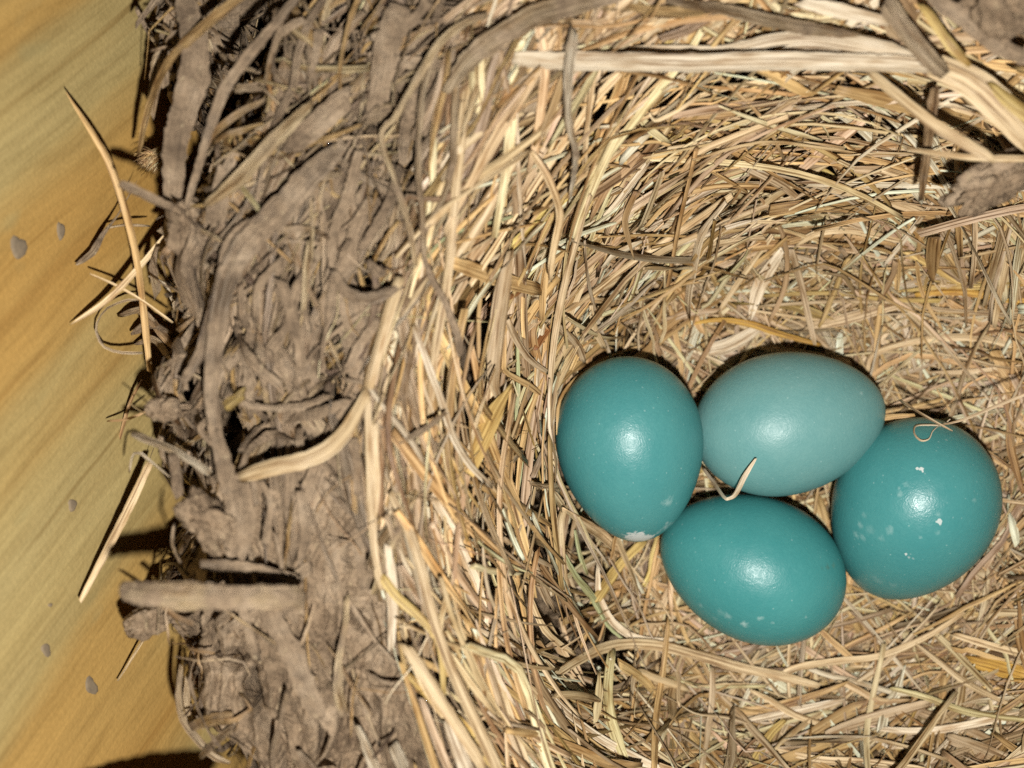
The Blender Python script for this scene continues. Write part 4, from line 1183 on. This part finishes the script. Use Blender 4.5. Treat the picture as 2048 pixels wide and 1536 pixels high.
lg = lump(1978, 378, 42, 74, 38, 2.8, .55, 27, amp=.42)
lg['label'] = 'grey crumbly clod of mud caught in the straw at the right'
for i, (cx, cy, z, rx, ry, rz, rt) in enumerate(((375, 455, 45, 30, 46, 2.2, .2), (410, 1045, 48.5, 58, 34, 2.6, -.8), (330, 820, 43, 26, 22, 2.0, .3), (300, 1240, 38, 40, 26, 2.2, .5), (2010, 20, 55, 60, 40, 4, -.4))):
    lump(cx, cy, z, rx, ry, rz, rt, 40 + i)


# ------------------------------------------------------------------ tuft of hairs at the outer edge
def tuft():
    n, S = 170, 7
    base = P(318, 312, 26.0)
    a = rng.uniform(0, 2 * math.pi, n); el = rng.uniform(0, 1, n)
    d = norm(np.stack([-.75 + .75 * np.cos(a) * el, -.35 + .8 * np.sin(a) * el, .6 + 0 * a], -1))
    s = np.linspace(0, 1, S)
    Ln = rng.uniform(1.6, 3.4, n)
    C = base + d[:, None, :] * (s[None, :, None] * Ln[:, None, None]) + rng.normal(0, .5, (n, 1, 3)) + (np.array([0, -.7, -.5]) * (s ** 2)[:, None])[None]
    W = np.full((n, S), .13) * (1 - .7 * s)[None]
    V, ax = strand_rings(C, np.broadcast_to(np.array([0, 0, 1.0]), C.shape), W, np.full(n, .4), np.zeros((n, S)), np.full((n, 2), .4), np.zeros((n, 2)), np.ones(n))
    st = Strands(V, ax, C, W, fill_cols(n, dict(tan=3, brown=2, cream=1)), np.full(n, .05))
    V, F, T_, U_ = st.many(np.arange(n))
    o = mesh_obj('hair_tuft', V, F, STRAW, nest, NEST_BASE, T_, U_)
    o['label'] = 'small fuzzy tan tuft at the nest edge beside the board'


tuft()


# ------------------------------------------------------------------ loose bits lying on the eggs
def loose(name, label, cat, pts, zs, ws, col, mud=.1, roll=0., twist=0., crown=0.):
    S = 34
    cur = catmull(np.column_stack([np.asarray(pts, float), ws, zs]), S)
    z = cur[:, 3]
    C = P(cur[:, 0], cur[:, 1], z); wid = cur[:, 2] * (H - z) / FPX
    up_ = norm(np.array([0, 0, H]) - C)
    V, ax = strand_rings(C[None], up_[None], wid[None], np.array([.1]), (roll + twist * np.linspace(-.5, .5, S))[None], np.array([[.12, .02]]), np.array([[.8, .8]]), np.array([crown]))
    st = Strands(V, ax, C[None], wid[None], np.array([PAL[col]]), np.array([mud]))
    base = C.mean(0)
    o = mesh_obj(name, st.V[0].reshape(-1, 3) - base, st.F, STRAW, None, None, st.t[0].reshape(-1, 4), st.uv[0].reshape(-1, 3), loc=base)
    o['label'] = label; o['category'] = cat


def egg_top(px, py, lift):
    """height of the highest egg surface seen at a pixel"""
    best = -12.0
    for e in EGGS:
        d = np.array([(px - 1024) / FPX, -(py - 768) / FPX, -1.0]); t = np.linspace(H - 30, H + 20, 1500)
        pts = np.array([0, 0, H]) + t[:, None] * d
        ins = egg_inside(pts, e)
        if ins.any():
            best = max(best, pts[np.argmax(ins)][2])
    return best + lift


loose('grass_sliver', 'folded grass sliver standing up against the palest egg', 'grass sliver',
      [(1405, 935), (1425, 962), (1448, 994), (1458, 997), (1472, 987), (1490, 952), (1512, 917)], [-6, -1, 5.5, 6.5, max(7.5, egg_top(1472, 987, 1.8)), egg_top(1490, 952, 2.6), egg_top(1512, 917, 1.8)],
      [6, 7, 6, 6, 9, 10, 4], 'pale', .1, .05, .3)
cf = [(1900, 838), (1885, 850), (1860, 850), (1832, 852), (1829, 868), (1842, 881), (1858, 878), (1866, 862), (1880, 850)]
loose('curled_fibre', 'thin curled pale fibre looped over the large flaked egg', 'fibre', cf, [egg_top(x, y, .7) if egg_top(x, y, 0) > -5 else 6.5 for x, y in cf], [2, 3, 3, 3, 3.5, 4, 2.5, 1.8, 1], 'pale', .0, .2, .5, .3)
